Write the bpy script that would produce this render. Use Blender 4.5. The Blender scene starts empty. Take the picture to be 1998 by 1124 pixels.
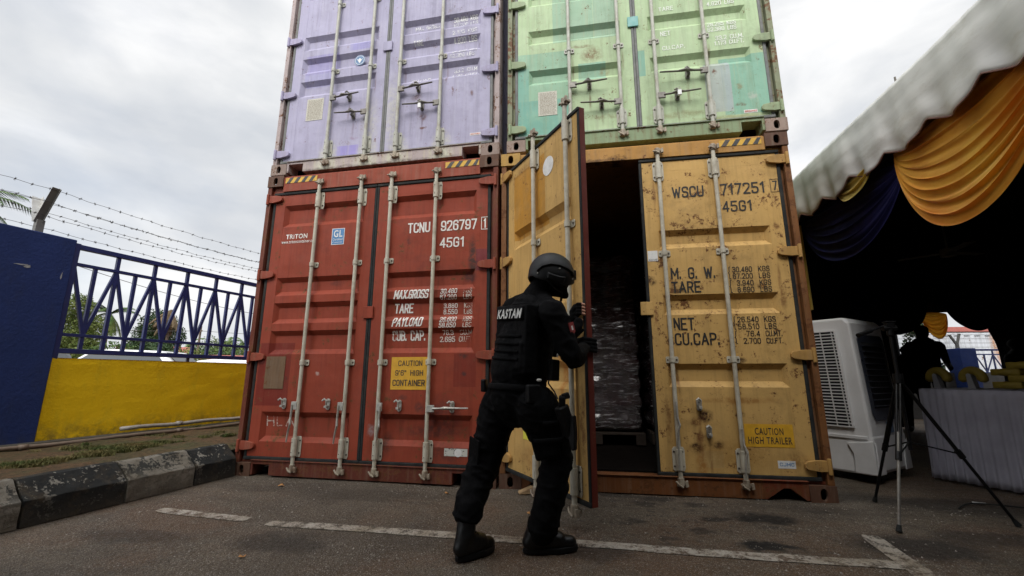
import bpy, bmesh, math, random
import numpy as np
from mathutils import Vector, Matrix, noise
from mathutils.bvhtree import BVHTree
random.seed(7); rng = np.random.default_rng(7)
SC = bpy.context.scene
COL = SC.collection
R = math.radians

# ------------------------------------------------------------------ camera, world, sun, exposure
cam_d = bpy.data.cameras.new('camera'); cam = bpy.data.objects.new('camera', cam_d); COL.objects.link(cam)
SC.camera = cam
cam_d.sensor_width = 36; cam_d.lens = 836.7/1998*36; cam_d.clip_start = .05; cam_d.clip_end = 2000
cam.location = (.7594, -3.6103, .8699)
_yaw, _pit, _rol = R(10.241), R(11.609), R(-.079)
cam.matrix_world = (Matrix.Translation(cam.location) @ Matrix.Rotation(_yaw, 4, 'Z') @ Matrix.Rotation(_pit, 4, 'X')
                    @ Matrix.Rotation(_rol, 4, 'Y') @ Matrix.Rotation(R(90), 4, 'X'))

SUN_EL, SUN_AZ = 48, 184          # azimuth the light comes from (deg, from +Y clockwise)
w = bpy.data.worlds.new('World'); SC.world = w; w.use_nodes = True
nt = w.node_tree; nt.nodes.clear()
def wn(t, **k):
    n = nt.nodes.new(t)
    for a, b in k.items(): setattr(n, a, b)
    return n
wo = wn('ShaderNodeOutputWorld'); sky = wn('ShaderNodeTexSky', sky_type='NISHITA', sun_disc=False)
sky.sun_elevation = R(SUN_EL); sky.sun_rotation = R(SUN_AZ)
bgs = wn('ShaderNodeBackground'); bgs.inputs[1].default_value = .11; nt.links.new(sky.outputs[0], bgs.inputs[0])
tc = wn('ShaderNodeTexCoord'); mp = wn('ShaderNodeMapping'); mp.inputs['Scale'].default_value = (1.0, 1.0, 2.3)
mp.inputs['Rotation'].default_value = (0, .25, .4)
nt.links.new(tc.outputs['Generated'], mp.inputs[0])
n1 = wn('ShaderNodeTexNoise'); n1.inputs['Scale'].default_value = 2.3; n1.inputs['Detail'].default_value = 9; n1.inputs['Roughness'].default_value = .52
n1.inputs['Distortion'].default_value = .35
n2 = wn('ShaderNodeTexNoise'); n2.inputs['Scale'].default_value = 1.7; n2.inputs['Detail'].default_value = 6
nt.links.new(mp.outputs[0], n1.inputs[0]); nt.links.new(mp.outputs[0], n2.inputs[0])
cr = wn('ShaderNodeValToRGB'); cr.color_ramp.elements[0].position = .36; cr.color_ramp.elements[0].color = (.64, .67, .715, 1)
cr.color_ramp.elements[1].position = .62; cr.color_ramp.elements[1].color = (1.0, 1.0, 1.0, 1)
e = cr.color_ramp.elements.new(.5); e.color = (.80, .815, .835, 1)
nt.links.new(n1.outputs[0], cr.inputs[0])
sx = wn('ShaderNodeSeparateXYZ'); nt.links.new(tc.outputs['Generated'], sx.inputs[0])
zr_ = wn('ShaderNodeMapRange'); nt.links.new(sx.outputs[2], zr_.inputs[0]); zr_.inputs[1].default_value = .72; zr_.inputs[2].default_value = 1.0; zr_.inputs[3].default_value = 1.0; zr_.inputs[4].default_value = 1.7
gl_ = wn('ShaderNodeVectorMath', operation='DOT_PRODUCT'); nt.links.new(tc.outputs['Generated'], gl_.inputs[0])   # clouds glow round the hidden sun
gl_.inputs[1].default_value = (math.sin(R(SUN_AZ))*math.cos(R(SUN_EL)), math.cos(R(SUN_AZ))*math.cos(R(SUN_EL)), math.sin(R(SUN_EL)))
gr_ = wn('ShaderNodeMapRange', interpolation_type='SMOOTHSTEP'); nt.links.new(gl_.outputs['Value'], gr_.inputs[0]); gr_.inputs[1].default_value = .35; gr_.inputs[2].default_value = 1.0; gr_.inputs[3].default_value = .74; gr_.inputs[4].default_value = 2.6
bgc = wn('ShaderNodeBackground'); nt.links.new(gr_.outputs[0], bgc.inputs[1]); nt.links.new(cr.outputs[0], bgc.inputs[0])
cv = wn('ShaderNodeValToRGB'); cv.color_ramp.elements[0].position = .32; cv.color_ramp.elements[0].color = (.7, .7, .7, 1)
cv.color_ramp.elements[1].position = .5; cv.color_ramp.elements[1].color = (1, 1, 1, 1); nt.links.new(n2.outputs[0], cv.inputs[0])
mx = wn('ShaderNodeMixShader'); nt.links.new(cv.outputs[0], mx.inputs[0]); nt.links.new(bgs.outputs[0], mx.inputs[1]); nt.links.new(bgc.outputs[0], mx.inputs[2])
nt.links.new(mx.outputs[0], wo.inputs[0])
sd = bpy.data.lights.new('sun', 'SUN'); sd.energy = 1.5; sd.angle = R(26); sd.color = (1, .955, .89)
sun = bpy.data.objects.new('sun', sd); COL.objects.link(sun)
_a = R(SUN_AZ); sdir = Vector((math.sin(_a)*math.cos(R(SUN_EL)), math.cos(_a)*math.cos(R(SUN_EL)), math.sin(R(SUN_EL))))
sun.rotation_euler = sdir.to_track_quat('Z', 'Y').to_euler()
SC.view_settings.view_transform = 'Standard'; SC.view_settings.look = 'None'; SC.view_settings.gamma = 1
SC.view_settings.exposure = .5
SC.render.engine = 'CYCLES'
SC.cycles.max_bounces = 6; SC.cycles.diffuse_bounces = 3; SC.cycles.glossy_bounces = 3; SC.cycles.transparent_max_bounces = 6

# ------------------------------------------------------------------ material helpers
class NB:
    def __init__(s, name):
        s.m = bpy.data.materials.new(name); s.m.use_nodes = True; s.t = s.m.node_tree; s.t.nodes.clear()
        s.out = s.t.nodes.new('ShaderNodeOutputMaterial'); s.b = s.t.nodes.new('ShaderNodeBsdfPrincipled')
        s.t.links.new(s.b.outputs[0], s.out.inputs[0])
        s.tc = s.t.nodes.new('ShaderNodeTexCoord'); s.P = s.tc.outputs['Object']; s._w = None
    def L(s, a, b):
        if isinstance(a, bpy.types.NodeSocket): s.t.links.new(a, b)
        else:
            if b.type == 'RGBA' and not hasattr(a, '__len__'): a = (a, a, a, 1)
            if b.type == 'RGBA' and len(a) == 3: a = (*a, 1)
            b.default_value = a
    def n(s, t, ins, **k):
        x = s.t.nodes.new(t)
        for a, b in k.items(): setattr(x, a, b)
        for i, v in ins.items(): s.L(v, x.inputs[i])
        return x.outputs[0]
    def math(s, op, a, b=0, c=0, clamp=False):
        return s.n('ShaderNodeMath', {0: a, 1: b, 2: c}, operation=op, use_clamp=clamp)
    def v(s, op, a, b=(0, 0, 0)):
        x = s.t.nodes.new('ShaderNodeVectorMath'); x.operation = op; s.L(a, x.inputs[0]); s.L(b, x.inputs[1])
        return x.outputs['Value'] if op in ('LENGTH', 'DOT_PRODUCT') else x.outputs[0]
    def noise(s, scale, detail=4, rough=.55, stretch=None, dist=0, off=0, col=False, P=None):
        P = P or s.P
        if stretch or off:
            P = s.v('MULTIPLY', P, stretch or (1, 1, 1))
            if off: P = s.v('ADD', P, (off, off*.7, off*1.3))
        x = s.t.nodes.new('ShaderNodeTexNoise'); x.inputs['Scale'].default_value = scale
        x.inputs['Detail'].default_value = detail; x.inputs['Roughness'].default_value = rough; x.inputs['Distortion'].default_value = dist
        s.t.links.new(P, x.inputs[0]); return x.outputs[1] if col else x.outputs[0]
    def voro(s, scale, feature='F1', P=None):
        x = s.t.nodes.new('ShaderNodeTexVoronoi'); x.feature = feature; x.inputs['Scale'].default_value = scale
        s.t.links.new(P or s.P, x.inputs[0]); return x.outputs[0]
    def rng(s, a, lo, hi, to0=0, to1=1):
        x = s.t.nodes.new('ShaderNodeMapRange'); s.L(a, x.inputs[0])
        for i, q in enumerate((lo, hi, to0, to1)): s.L(q, x.inputs[1+i])
        x.clamp = True; return x.outputs[0]
    def mix(s, f, a, b, mode='MIX'):
        x = s.t.nodes.new('ShaderNodeMix'); x.data_type = 'RGBA'; x.blend_type = mode
        s.L(f, x.inputs[0]); s.L(a, x.inputs[6]); s.L(b, x.inputs[7]); return x.outputs[2]
    def warp(s):
        if s._w is None:
            nz = s.noise(9, 4, .6, col=True); q = s.v('SUBTRACT', nz, (.5, .5, .5)); s._w = q
        return s._w
    def PW(s, amt): return s.v('ADD', s.P, s.v('MULTIPLY', s.warp(), (amt, amt, amt)))
    def ell(s, c, r, amt=.06, soft=.35):
        q = s.v('DIVIDE', s.v('SUBTRACT', s.PW(amt), c), r)
        return s.rng(s.v('LENGTH', q), 1, 1-soft, 0, 1)
    def boxm(s, c, h, amt=.01, soft=.02):
        q = s.v('DIVIDE', s.v('ABSOLUTE', s.v('SUBTRACT', s.PW(amt), c)), h)
        sp = s.t.nodes.new('ShaderNodeSeparateXYZ'); s.t.links.new(q, sp.inputs[0])
        return s.rng(s.math('MAXIMUM', sp.outputs[0], s.math('MAXIMUM', sp.outputs[1], sp.outputs[2])), 1, 1-soft, 0, 1)
    def bump(s, h, strength=.3, dist=.01):
        x = s.t.nodes.new('ShaderNodeBump'); x.inputs['Strength'].default_value = strength; x.inputs['Distance'].default_value = dist
        s.L(h, x.inputs['Height']); s.t.links.new(x.outputs[0], s.b.inputs['Normal'])
    def done(s, col, rough=.6, metal=0, spec=.5):
        s.L(col, s.b.inputs['Base Color']); s.L(rough, s.b.inputs['Roughness']); s.b.inputs['Metallic'].default_value = metal
        s.b.inputs['Specular IOR Level'].default_value = spec
        return s.m

def simple(name, c, rough=.6, var=.15, scale=8, metal=0, bump=0, bscale=60, dirt=0, dirtc=(.08, .06, .04), spec=.5):
    b = NB(name); k = b.noise(scale, 5, .6)
    c0 = tuple(x*(1-var) for x in c); c1 = tuple(min(1, x*(1+var)) for x in c)
    col = b.mix(b.rng(k, .3, .7), c0, c1)
    if dirt:
        d = b.math('MULTIPLY', b.rng(b.noise(scale*.6, 8, .7, off=5), .48, .7), dirt)
        col = b.mix(d, col, dirtc)
    if bump: b.bump(b.noise(bscale, 5, .6), bump, .004)
    return b.done(col, b.rng(b.noise(scale*2, 3, off=3), .3, .7, max(0, rough-.1), min(1, rough+.1)), metal, spec)

RUST = (.13, .042, .014); RUSTD = (.045, .018, .009)
def paint(name, base, patches=(), stains=(), boxes=(), rust=.5, rscale=7, rough=.5, var=.1, dust=(.25, .2, .15), dustamt=.15, runs=(), blotch=.45):
    """weathered container paint. patches: (x,z,hx,hz,col,amt) rectangles; stains: (x,z,rx,rz,col,amt) blobs"""
    b = NB(name)
    k = b.noise(1.6, 6, .6); col = b.mix(b.rng(k, .3, .72), tuple(x*(1-var) for x in base), tuple(x*(1+var) for x in base))
    for x, z, hx, hz, c, a in patches:
        m = b.boxm((x, 0, z), (hx, 3, hz)); col = b.mix(b.math('MULTIPLY', m, a), col, c)
    bl = b.math('MULTIPLY', b.rng(b.noise(2.3, 9, .72, off=12), .5, .64), b.rng(b.noise(14, 6, .7, off=15), .35, .6)); col = b.mix(b.math('MULTIPLY', bl, blotch), col, tuple(x*.42+.012 for x in base))
    fd = b.rng(b.noise(1.7, 8, .7, off=18), .54, .66, 0, blotch*.5); col = b.mix(fd, col, tuple(min(1, x*1.15+.03) for x in base))
    # chalky vertical run-off and dust
    st = b.noise(5, 6, .65, stretch=(6, 6, .35), off=2); col = b.mix(b.rng(st, .5, .66, 0, dustamt*1.4), col, dust)
    st2 = b.noise(3, 7, .7, stretch=(5, 5, .3), off=9); col = b.mix(b.rng(st2, .5, .68, 0, .4), col, tuple(x*.45 for x in base))
    for x, z, rx, rz, c, a in stains:
        m = b.ell((x, 0, z), (rx, 3, rz), .07, .6); g = b.rng(b.noise(24, 7, .75, off=x+z), .38, .56, .1, 1)
        col = b.mix(b.math('MULTIPLY', b.math('MULTIPLY', m, g), a*1.15, clamp=True), col, c)
    for x, z, L in runs:
        q = b.v('DIVIDE', b.v('SUBTRACT', b.PW(.02), (x, 0, z-L/2)), (.016, 3, L/2)); m = b.rng(b.v('LENGTH', q), 1, .3, 0, 1)
        m = b.math('MULTIPLY', m, b.rng(b.noise(18, 5, .7, stretch=(2.5, 1, .3), off=x*3+z), .38, .62, .15, .9)); col = b.mix(m, col, tuple(.5*p+.5*q_ for p, q_ in zip((.13, .05, .02), (base[0]*.5, base[1]*.4, base[2]*.4))))
    rm = None
    if rust:
        r1 = b.noise(rscale, 10, .72, off=4); r2 = b.noise(rscale*7, 6, .7, off=7)
        s_ = b.math('ADD', b.math('MULTIPLY', r1, .6), b.math('MULTIPLY', r2, .4))
        rm = b.rng(s_, .635-rust*.125, .65-rust*.125)
        col = b.mix(b.math('MULTIPLY', rm, .9), col, b.mix(b.rng(b.noise(40, 4, off=1), .35, .65), RUSTD, RUST))
        halo = b.rng(s_, .60-rust*.125, .645-rust*.125, 0, .45); col = b.mix(halo, col, (.17, .07, .025))
    h = b.math('ADD', b.math('MULTIPLY', b.noise(3.2, 3, .5, off=6), 1.0), b.math('MULTIPLY', b.noise(55, 4, .6), .06))
    if rm is not None: h = b.math('ADD', h, b.math('MULTIPLY', rm, .05))
    b.bump(h, .5, .03)
    return b.done(col, b.rng(b.noise(6, 5, off=8), .3, .7, rough, rough+.2), 0, .22)

# ------------------------------------------------------------------ mesh helpers
class MB:
    def __init__(s): s.b = bmesh.new()
    def quad(s, *p):
        vs = [s.b.verts.new(q) for q in p]
        try: s.b.faces.new(vs)
        except ValueError: pass
    def box(s, x0, x1, y0, y1, z0, z1, M=None):
        vs = [Vector((x, y, z)) for x in (x0, x1) for y in (y0, y1) for z in (z0, z1)]
        if M is not None: vs = [M @ q for q in vs]
        v = [s.b.verts.new(q) for q in vs]
        for f in ((0, 1, 3, 2), (4, 6, 7, 5), (0, 4, 5, 1), (2, 3, 7, 6), (0, 2, 6, 4), (1, 5, 7, 3)): s.b.faces.new([v[i] for i in f])
        return s
    def bar(s, p0, p1, w, h, up=(0, 0, 1)):
        p0, p1 = Vector(p0), Vector(p1); d = p1-p0; L = d.length; d.normalize(); u = Vector(up)
        sx = d.cross(u)
        if sx.length < 1e-4: sx = d.cross(Vector((0, 1, 0)))
        sx.normalize(); sz = sx.cross(d)
        M = Matrix(((d.x, sx.x, sz.x, p0.x), (d.y, sx.y, sz.y, p0.y), (d.z, sx.z, sz.z, p0.z), (0, 0, 0, 1)))
        return s.box(0, L, -w/2, w/2, -h/2, h/2, M)
    def tube(s, pts, r, seg=10, cap=True, sx=1, sy=1):
        pts = [Vector(p) for p in pts]; n = len(pts); rs = r if hasattr(r, '__len__') else [r]*n
        rings = []; prev = None
        for i, p in enumerate(pts):
            d = (pts[min(i+1, n-1)]-pts[max(i-1, 0)]).normalized()
            if prev is None:
                a = d.cross(Vector((0, 0, 1)));
                if a.length < .1: a = d.cross(Vector((0, 1, 0)))
                a.normalize()
            else: a = (prev - d*prev.dot(d)).normalized()
            prev = a; c = d.cross(a)
            rings.append([s.b.verts.new(p+(a*math.cos(t)*sx+c*math.sin(t)*sy)*rs[i]) for t in [2*math.pi*k/seg for k in range(seg)]])
        for A, B in zip(rings, rings[1:]):
            for k in range(seg): s.b.faces.new((A[k], A[(k+1) % seg], B[(k+1) % seg], B[k]))
        if cap: s.b.faces.new(rings[0][::-1]); s.b.faces.new(rings[-1])
        return s
    def prism(s, poly, d, axis='y', at=0, M=None):
        """poly: 2-D outline (x,z) for axis y, (y,z) for x, (x,y) for z; extruded from at by d"""
        def P(a, b, t):
            q = Vector({'y': (a, t, b), 'x': (t, a, b), 'z': (a, b, t)}[axis]); return M @ q if M is not None else q
        A = [s.b.verts.new(P(a, c, at)) for a, c in poly]; B = [s.b.verts.new(P(a, c, at+d)) for a, c in poly]
        n = len(A)
        s.b.faces.new(A[::-1]); s.b.faces.new(B)
        for i in range(n): s.b.faces.new((A[i], A[(i+1) % n], B[(i+1) % n], B[i]))
        return s
    def sphere(s, c, r, sc=(1, 1, 1), seg=12, rg=8):
        bmesh.ops.create_uvsphere(s.b, u_segments=seg, v_segments=rg, radius=r, matrix=Matrix.Translation(c) @ Matrix.Diagonal((*sc, 1)))
        return s
    def grid(s, f, nu, nv):
        V = [[s.b.verts.new(f(i/nu, j/nv)) for j in range(nv+1)] for i in range(nu+1)]
        for i in range(nu):
            for j in range(nv): s.b.faces.new((V[i][j], V[i+1][j], V[i+1][j+1], V[i][j+1]))
        return s
    def build(s, name, mat, parent=None, off=(0, 0, 0), smooth=False, bevel=0, solid=0, norm=True):
        if norm: bmesh.ops.recalc_face_normals(s.b, faces=s.b.faces)
        me = bpy.data.meshes.new(name)
        if any(off): bmesh.ops.translate(s.b, verts=s.b.verts, vec=Vector(off)*-1)
        s.b.to_mesh(me); s.b.free()
        return link(name, me, mat, parent, smooth, bevel, solid)
def link(name, me, mat, parent=None, smooth=False, bevel=0, solid=0):
    o = bpy.data.objects.new(name, me); COL.objects.link(o)
    if mat: me.materials.append(mat)
    if smooth: me.polygons.foreach_set('use_smooth', [True]*len(me.polygons))
    if parent: o.parent = parent
    if solid:
        m = o.modifiers.new('s', 'SOLIDIFY'); m.thickness = solid; m.offset = 0
    if bevel:
        m = o.modifiers.new('b', 'BEVEL'); m.width = bevel; m.segments = 2; m.limit_method = 'ANGLE'; m.angle_limit = R(40)
    return o
def tag(o, label=None, cat=None, group=None, kind=None):
    for k, v in (('label', label), ('category', cat), ('group', group), ('kind', kind)):
        if v: o[k] = v
    return o
def thing(name, loc, label, cat, group=None, rz=0):
    o = bpy.data.objects.new(name, None); COL.objects.link(o); o.empty_display_size = .1
    o.location = loc; o.rotation_euler = (0, 0, rz); return tag(o, label, cat, group)
def raw(name, v, f, mat, parent=None, smooth=False):
    me = bpy.data.meshes.new(name); me.from_pydata([tuple(map(float, q)) for q in v], [], f); me.update()
    return link(name, me, mat, parent, smooth)
def evalmesh(o):
    dg = bpy.context.evaluated_depsgraph_get(); dg.update()
    return bpy.data.meshes.new_from_object(o.evaluated_get(dg), preserve_all_data_layers=False, depsgraph=dg)

_tc = {}
def text_bm(txt, bold=0.0):
    """text as a flat bmesh in x (right) / y (up), bounding box normalised to 0..1"""
    k = (txt, bold)
    if k not in _tc:
        cu = bpy.data.curves.new('t', 'FONT'); cu.body = txt; cu.size = 1; cu.resolution_u = 3; cu.offset = bold; cu.space_character = 1.12
        o = bpy.data.objects.new('t', cu); COL.objects.link(o); me = evalmesh(o)
        bpy.data.objects.remove(o); bpy.data.curves.remove(cu)
        n = len(me.vertices); co = np.zeros(n*3); me.vertices.foreach_get('co', co); co = co.reshape(-1, 3)
        lo, hi = co.min(0), co.max(0); co[:, :2] = (co[:, :2]-lo[:2])/(hi[:2]-lo[:2]); co[:, 2] = 0
        me.vertices.foreach_set('co', co.ravel()); _tc[k] = me
    b = bmesh.new(); b.from_mesh(_tc[k]); return b
GL = {'A': "0,0 2,8 4,0|.7,2.6 3.3,2.6", 'B': "0,0 0,8 4,8r 4,4.2r 0,4.2|1,4.2 4,4.2r 4,0r 0,0", 'C': "4,6 4,8r 0,8r 0,0r 4,0r 4,2", 'D': "0,0 0,8 4,8r 4,0r 0,0", 'E': "4,8 0,8 0,0 4,0|0,4.1 3.2,4.1", 'F': "4,8 0,8 0,0|0,4.1 3.2,4.1",
 'G': "4,6 4,8r 0,8r 0,0r 4,0r 4,3.8 2.2,3.8", 'H': "0,0 0,8|4,0 4,8|0,4.1 4,4.1", 'I': "0,0 0,8", 'J': "4,8 4,0r 0,0r 0,2", 'K': "0,0 0,8|4,8 0,3|1.3,4.6 4,0", 'L': "0,8 0,0 3.6,0", 'M': "0,0 0,8 2,2.5 4,8 4,0", 'N': "0,0 0,8 4,0 4,8",
 'O': "0,4 0,8r 4,8r 4,0r 0,0r 0,4", 'P': "0,0 0,8 4,8r 4,3.6r 0,3.6", 'R': "0,0 0,8 4,8r 4,3.8r 0,3.8|2,3.8 4,0", 'S': "4,6.3 4,8r 0,8r 0,4.1r 4,4.1r 4,0r 0,0r 0,1.7", 'T': "0,8 4,8|2,8 2,0", 'U': "0,8 0,0r 4,0r 4,8", 'V': "0,8 2,0 4,8",
 'W': "0,8 1,0 2,6.5 3,0 4,8", 'X': "0,0 4,8|0,8 4,0", 'Y': "0,8 2,4 4,8|2,4 2,0", 'Z': "0,8 4,8 0,0 4,0", '0': "0,4 0,8r 4,8r 4,0r 0,0r 0,4", '1': ".4,6.6 3,8 3,0", '2': "0,6.2 0,8r 4,8r 4,4.8r 0,0 4,0", '3': "0,6.5 0,8r 4,8r 4,4.2r 1.4,4.2|1.4,4.1 4,4.1r 4,0r 0,0r 0,1.6",
 '4': "3,0 3,8 0,2.2 4,2.2", '5': "3.8,8 .3,8 .1,4.7 4,4.7r 4,0r 0,0r 0,1.7", '6': "4,6.4 4,8r 0,8r 0,0r 4,0r 4,4.7r .3,4.7", '7': "0,8 4,8 1.4,0", '8': "2,4.2 .2,4.2r .2,8r 3.8,8r 3.8,4.2r 2,4.2|2,4.1 0,4.1r 0,0r 4,0r 4,4.1r 2,4.1", '9': "0,1.6 0,0r 4,0r 4,8r 0,8r 0,3.3r 3.7,3.3",
 '.': "0,0 0,.9", "'": "0,8 0,6", '"': "0,8 0,6|3,8 3,6", '{': "4,8 2,8r 2,4.6r 0,4|0,4 2,3.4r 2,0r 4,0", '-': "0,4 4,4"}
GWD = {'I': .12, '1': .62, 'M': 1.3, 'W': 1.45, '.': .1, "'": .1, '"': .5, '{': .8, ' ': .75, 'L': .85, 'T': 1.05, 'A': 1.15}
def stroke_bm(txt, x0, x1, z0, z1, shear=0, wt=.13):
    """narrow stencil-like capitals drawn as flat ribbons at true size (x right, z up)"""
    b = bmesh.new(); h = z1-z0; sw = h*wt; gap = .52; tot = sum(GWD.get(c, 1) for c in txt)+gap*(len(txt)-1)
    k = (x1-x0-sw)/tot; x = x0+sw/2; lay = 0
    for ch in txt:
        gw = k*GWD.get(ch, 1)
        for st in (GL.get(ch, '').split('|') if ch in GL else []):
            P = []; closed = st.split()[0] == st.split()[-1]
            for t in st.split():
                r = t.endswith('r'); a, c = t.rstrip('r').split(','); P.append((Vector((x+float(a)/4*gw, z0+sw/2+float(c)/8*(h-sw))), r))
            Q = []
            for i, (p, r) in enumerate(P):
                if r and 0 < i < len(P)-1:
                    a, c = P[i-1][0]-p, P[i+1][0]-p; rho = lambda v: min(.5*gw*1.0, v.length*(.5 if True else 1), .3*h)
                    A, C = p+a.normalized()*rho(a), p+c.normalized()*rho(c)
                    for q in range(6): t = q/5; Q.append((A*(1-t)+p*t)*(1-t)+(p*(1-t)+C*t)*t)
                else: Q.append(p)
            Q = [q for i, q in enumerate(Q) if i == 0 or (q-Q[i-1]).length > 1e-6]
            runs = [[Q[0]]]
            for i in range(1, len(Q)):
                runs[-1].append(Q[i])
                if i < len(Q)-1 and (Q[i]-Q[i-1]).normalized().dot((Q[i+1]-Q[i]).normalized()) < .5: runs.append([Q[i]])
            for Qr in runs:
                L, Rr = [], []
                for i, q in enumerate(Qr):
                    d0 = (q-Qr[i-1]).normalized() if i else (Qr[1]-q).normalized(); d1 = (Qr[i+1]-q).normalized() if i < len(Qr)-1 else d0
                    t = (d0+d1).normalized(); n = Vector((-t.y, t.x)); n = n*(sw/2/max(.7, abs(n.dot(Vector((-d0.y, d0.x))))))
                    e = Vector((0, 0))
                    if i in (0, len(Qr)-1) and not (closed and len(runs) == 1): e = (d0 if i else -d1)*sw*.48
                    for lst, s_ in ((L, 1), (Rr, -1)): p = q+n*s_+e; lst.append(b.verts.new((p.x+shear*(p.y-z0), -lay*.00012, p.y)))
                for i in range(len(Qr)-1): b.faces.new((L[i], L[i+1], Rr[i+1], Rr[i]))
                lay += 1
        x += gw+k*gap
    return b
def lettering(items, mat, parent, off, face=None, gap=.0025, name='lettering', wt=.13, font=False):
    """items: (text, x0, x1, z0, z1, shear, bold); each line of writing is a part of its own. face(z)->y of the surface under it"""
    for it in items:
        t, x0, x1, z0, z1 = it[:5]; sh = it[5] if len(it) > 5 else 0; bo = it[6] if len(it) > 6 else 0
        if font:
            B = text_bm(t, bo)
            for v in B.verts: v.co = Vector((x0+v.co.x*(x1-x0)+sh*v.co.y*(z1-z0), 0, z0+v.co.y*(z1-z0)))
        else: B = stroke_bm(t, x0, x1, z0, z1, sh, wt+bo)
        if callable(face):
            for z in face.cuts:
                bmesh.ops.bisect_plane(B, geom=B.verts[:]+B.edges[:]+B.faces[:], plane_co=(0, 0, z), plane_no=(0, 0, 1))
            for v in B.verts: v.co.y += face(v.co.z)-gap
        else:
            for v in B.verts: v.co.y += (face or 0)-gap
        for f in B.faces:
            f.normal_update()
            if f.normal.y > 0: f.normal_flip()
        bmesh.ops.translate(B, verts=B.verts, vec=Vector(off)*-1)
        me = bpy.data.meshes.new(name); B.to_mesh(me); B.free(); link(name, me, mat, parent)

def blob(name, caps, mat, parent=None, off=(0, 0, 0), voxel=.012, sm=4, disp=None):
    """one continuous skin round tapered capsules: caps = (p0, p1, r0, r1[, (sx,sy,sz)]); voxel remesh + smooth"""
    m = MB()
    for c in caps:
        if c[0] == 'box': m.box(*c[1:7], M=c[7] if len(c) > 7 else None); continue
        p0, p1, r0, r1 = Vector(c[0]), Vector(c[1]), c[2], c[3]; sc = c[4] if len(c) > 4 else None
        d = p1-p0; n = 7
        if d.length < 1e-5 or sc:
            k = 9 if d.length > 1e-5 else 1
            for i in range(k):
                t = i/max(1, k-1); m.sphere(p0+d*t, r0+(r1-r0)*t, sc or (1, 1, 1), 20, 14)
            continue
        pts, rs = [], []; u = d.normalized()
        for i in range(n):
            a = math.pi/2*(1-i/(n-1)); pts.append(p0-u*r0*math.sin(a)*.999); rs.append(max(.0004, r0*math.cos(a)))
        for i in range(1, n):
            a = math.pi/2*i/(n-1); pts.append(p1+u*r1*math.sin(a)*.999); rs.append(max(.0004, r1*math.cos(a)))
        m.tube(pts, rs, 18)
    o = m.build(name, None); rm = o.modifiers.new('r', 'REMESH'); rm.mode = 'VOXEL'; rm.voxel_size = voxel
    if sm: s_ = o.modifiers.new('s', 'SMOOTH'); s_.factor = .5; s_.iterations = sm
    me = evalmesh(o); old = o.data; bpy.data.objects.remove(o); bpy.data.meshes.remove(old)
    if disp:
        vs = [(v.co.copy(), v.normal.copy()) for v in me.vertices]
        for v, (c, nn) in zip(me.vertices, vs): v.co = c+nn*disp(c)
    if any(off): me.transform(Matrix.Translation(Vector(off)*-1))
    me.update(); return link(name, me, mat, parent, True)

# ------------------------------------------------------------------ shared materials
M = {}
M['bar_cream'] = simple('bar_cream', (.5, .47, .38), .5, .1, 14, dirt=.55, dirtc=(.2, .15, .09), bump=.15)
M['bar_grey'] = simple('bar_grey', (.42, .42, .36), .5, .12, 14, dirt=.6, dirtc=(.22, .17, .1), bump=.15)
M['galv'] = simple('galv', (.42, .41, .37), .45, .2, 20, metal=.3, dirt=.5, dirtc=(.12, .08, .05))
M['steel_dark'] = simple('steel_dark', (.17, .16, .14), .5, .3, 20, metal=.3, dirt=.5, dirtc=(.1, .05, .03))
M['cam_rust'] = simple('cam_worn', (.33, .28, .21), .6, .3, 25, dirt=.9, dirtc=(.11, .045, .02), bump=.3)
M['rubber'] = simple('rubber', (.024, .026, .026), .65, .35, 12, dirt=.3, dirtc=(.1, .09, .07), bump=.2, spec=.12)
M['rubber_grey'] = simple('rubber_grey', (.13, .135, .13), .65, .3, 12, dirt=.4, dirtc=(.2, .18, .14), bump=.2)
M['rivet'] = simple('rivet', (.06, .045, .035), .6, .3, 30)
M['white'] = simple('white_plastic', (.75, .75, .74), .4, .04, 8)
M['black_cloth'] = simple('black_cloth', (.0034, .0034, .0037), .9, .4, 30, bump=.5, bscale=240, spec=.1)
M['black_vest'] = simple('black_vest', (.0045, .0045, .005), .85, .4, 30, bump=.5, bscale=320, spec=.12)
M['black_plastic'] = simple('black_plastic', (.004, .004, .0045), .5, .3, 20, spec=.25)
M['helmet'] = simple('helmet_shell', (.006, .0063, .0072), .5, .25, 6, bump=.06, bscale=200, spec=.32)
M['leather'] = simple('boot_leather', (.003, .003, .0033), .42, .3, 25, bump=.4, bscale=80, spec=.4)
M['skin'] = simple('skin', (.42, .2, .12), .5, .08, 30, bump=.1, bscale=200)
M['hz_y'] = simple('hazard_yellow', (.62, .36, .03), .5, .15, 20, dirt=.4)
M['hz_k'] = simple('hazard_black', (.03, .03, .032), .5, .2, 20, dirt=.4, dirtc=(.2, .12, .05))
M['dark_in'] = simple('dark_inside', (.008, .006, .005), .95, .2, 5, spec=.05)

def faded(name, c, under, amt=.25, scale=18, sc=None):
    b = NB(name); k = b.noise(scale, 8, .75); lo = .5+(amt-.5)*.3
    col = b.mix(b.rng(k, lo-.03, lo+.03), under, c)
    return b.done(col, .6)

# ------------------------------------------------------------------ containers
W = 2.438
def yprof(recs, yf, dep=.036, s=.045):
    cuts = []
    for a, b_ in recs: cuts += [a, a+s, b_-s, b_]
    def f(z):
        for a, b_ in recs:
            if a < z < b_: return yf+dep*min(1, (z-a)/s, (b_-z)/s)
        return yf
    f.cuts = cuts; return f

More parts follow.
